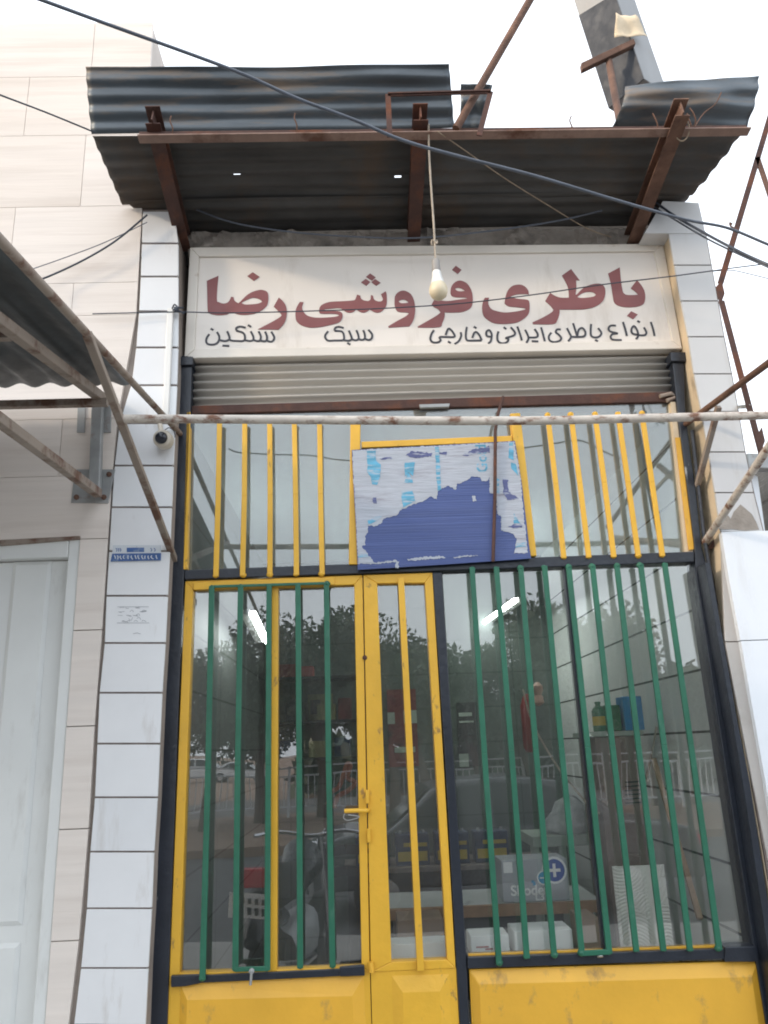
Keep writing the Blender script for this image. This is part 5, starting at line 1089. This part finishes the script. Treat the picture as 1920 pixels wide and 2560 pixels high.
def car(name, x, y, z, L_, paint, label, flip=1):
    t = thing(name, label, 'car', (x, y, z))
    f = lambda u, v, w: V((x+flip*u*L_/4.3, y+w, z+v))
    side_p = [(-2.15, .35), (-2.15, .62), (-2.05, .82), (-1.75, .88), (-1.25, .92), (-.75, 1.32), (-.45, 1.41), (.35, 1.42), (.75, 1.36), (1.35, .95), (1.85, .90), (2.10, .82), (2.15, .55), (2.12, .32)]
    mb = MB(); nS_ = len(side_p)
    for w, k in ((-.82, 0), (-.80, 1), (.80, 2), (.82, 3)): pass
    rows = []
    for w, inset in ((-.83, 0), (.83, 0)):
        rows.append([f(u, v, w*(1-.16*max(0, (v-.92)/.5))) for u, v in side_p])
    vs = rows[0]+rows[1]
    fs = [list(range(nS_)), list(range(2*nS_-1, nS_-1, -1))]+[[i, (i+1) % nS_, nS_+(i+1) % nS_, nS_+i] for i in range(nS_)]
    mb.add(vs, fs); mb.build('body', paint, t, bevel=.03)
    for w in (-1, 1):
        for pts in ([(-1.12, .95), (-.70, 1.30), (-.45, 1.35), (-.18, 1.36), (-.18, .95)], [(-.10, .95), (-.10, 1.36), (.35, 1.36), (.62, 1.31), (.70, .95)], [(.78, .95), (.72, 1.28), (1.15, .97)]):
            mb = MB(); mb.prism([f(u, v, w*(.83*(1-.16*max(0, (v-.92)/.5))+.002)) for u, v in pts], (0, w*.006, 0)); mb.build('window', car_glass, t)
    for pts in ([(-1.22, .945), (-.76, 1.325)], [(1.32, .975), (.77, 1.355)]):
        (u0, v0), (u1, v1) = pts; mb = MB(); dd = V((flip*.012*(1 if u0 > 0 else -1), 0, .012))
        mb.prism([f(u0, v0, -.68)+dd, f(u0, v0, .68)+dd, f(u1, v1, .60)+dd, f(u1, v1, -.60)+dd], dd*.4); mb.build('windscreen', car_glass, t)
    for u in (-1.32, 1.30):
        for w in (-.80, .80):
            mb = MB(); c = f(u, .30, w); mb.lathe([(.18, -.09), (.29, -.085), (.31, -.06), (.31, .06), (.29, .085), (.18, .09)], c, (0, 1, 0), 22); wh = mb.build('wheel', rubber, t, smooth=True)
            mb = MB(); mb.lathe([(.03, -.096), (.17, -.094), (.175, .094), (.03, .096)], c, (0, 1, 0), 18); mb.build('rim', chrome, wh, smooth=True)
    for u, nm, mt in ((-2.13, 'headlight', chrome), (2.125, 'tail_light', tail_red)):
        for w in (-.62, .62):
            mb = MB(); c = f(u, .68, w); mb.box(c.x-.03, c.x+.03, c.y-.15, c.y+.15, c.z-.07, c.z+.07); mb.build(nm, mt, t, bevel=.01)
p = mir(1080, 1690, 6.6); car('parked_car', p.x-.1, -6.7, -.18, 4.3, car_grey, 'dark grey saloon car parked at the kerb facing the shop window')
p = mir(430, 1650, 56); car('parked_car', p.x, -56, -.28, 4.2, car_white, 'white car on the far road, leftmost of two', 1)
p = mir(520, 1650, 52); car('parked_car', p.x, -52, -.28, 4.3, car_white, 'white car on the far road, right one of two', -1)
# motorcycle parked in front of the shop, below the picture
mo = thing('motorcycle', 'black motorcycle with red tail lamp and number plate parked before the door', 'motorcycle', (-.62, -2.4, 0))
X0 = mir(556, 1900, 1.8).x
Yr = -1.8
def mw(dx, dy, z): return V((X0+dx+.20*(dy), Yr-dy, z))
for dy in (.18, 1.42):
    mb = MB(); c = mw(0, dy, .30); prof = [(.24, -.04), (.28, -.05), (.30, -.03), (.305, 0), (.30, .03), (.28, .05), (.24, .04)]
    mb.lathe(prof, c, (1, .2, 0), 26); wh = mb.build('wheel', rubber, mo, smooth=True)
    mb = MB(); mb.lathe([(.02, -.05), (.04, -.04), (.235, -.012), (.235, .012), (.04, .04), (.02, .05)], c, (1, .2, 0), 20); mb.build('rim', chrome, wh, smooth=True)
mb = MB(); mb.tube([mw(0, .02, .74), mw(0, .35, .80), mw(0, .75, .78)], [.085, .13, .11], 12); mb.build('seat', rubber, mo, smooth=True)
mb = MB(); mb.tube([mw(0, .72, .78), mw(0, .95, .86), mw(0, 1.15, .80)], [.10, .15, .09], 14); mb.build('fuel_tank', moto_black, mo, smooth=True)
mb = MB(); mb.tube([mw(0, .4, .40), mw(0, .8, .42), mw(0, 1.0, .5)], [.13, .17, .10], 10); mb.build('engine', galv, mo, smooth=True)
mb = MB(); mb.tube([mw(0, -.12, .56), mw(0, -.02, .64), mw(0, .18, .66), mw(0, .45, .60)], [.05, .085, .09, .06], 10); mb.build('fender', moto_black, mo, smooth=True)
mb = MB(); a = mir(556, 1890, 1.8); mb.box(a.x-.075, a.x+.075, Yr+.07, Yr+.14, a.z-.05, a.z+.055); mb.build('tail_lamp', tail_red, mo, bevel=.015)
a = mir(553, 1945, 1.8); mb = MB(); mb.prism([a+V((-.135, .16, .075)), a+V((.135, .13, .045)), a+V((.135, .15, -.085)), a+V((-.135, .18, -.055))], (0, -.006, 0)); pl_ = mb.build('number_plate', bat_label, mo)
mb = MB()
for i in range(6):
    q = a+V((-.10+i*.04, .163+.0005*i+.002, .028-.0045*i)); mb.box(q.x-.010, q.x+.010, .0+q.y, q.y+.003, q.z-.012, q.z+.018)
    if i > 1: mb.box(q.x-.011, q.x+.011, q.y+.008, q.y+.011, q.z-.068, q.z-.030)
mb.build('plate_digits', poster_black, pl_)
mb = MB(); mb.tube([mw(-.03, 1.42, .30), mw(-.03, 1.25, .72), mw(-.03, 1.15, 1.0)], .022, 8); mb.tube([mw(.07, 1.42, .30), mw(.07, 1.25, .72), mw(.07, 1.15, 1.0)], .022, 8); mb.build('fork', chrome, mo, smooth=True)
mb = MB(); mb.tube(smooth_line([mw(-.36, 1.0, 1.02), mw(-.2, 1.1, 1.03), mw(.02, 1.14, 1.0), mw(.24, 1.1, 1.03), mw(.40, 1.0, 1.02)], 4), .013, 8); mb.build('handlebar', chrome, mo, smooth=True)
mb = MB(); mb.lathe([(.03, 0), (.08, .03), (.09, .12), (.085, .14)], mw(0, 1.16, .88), (.2, -1, 0), 16); mb.build('headlamp', chrome, mo, smooth=True)
mb = MB(); mb.tube([mw(.14, .75, .3), mw(.15, .3, .34), mw(.16, -.1, .42)], [.02, .04, .045], 10); mb.build('exhaust', chrome, mo, smooth=True)
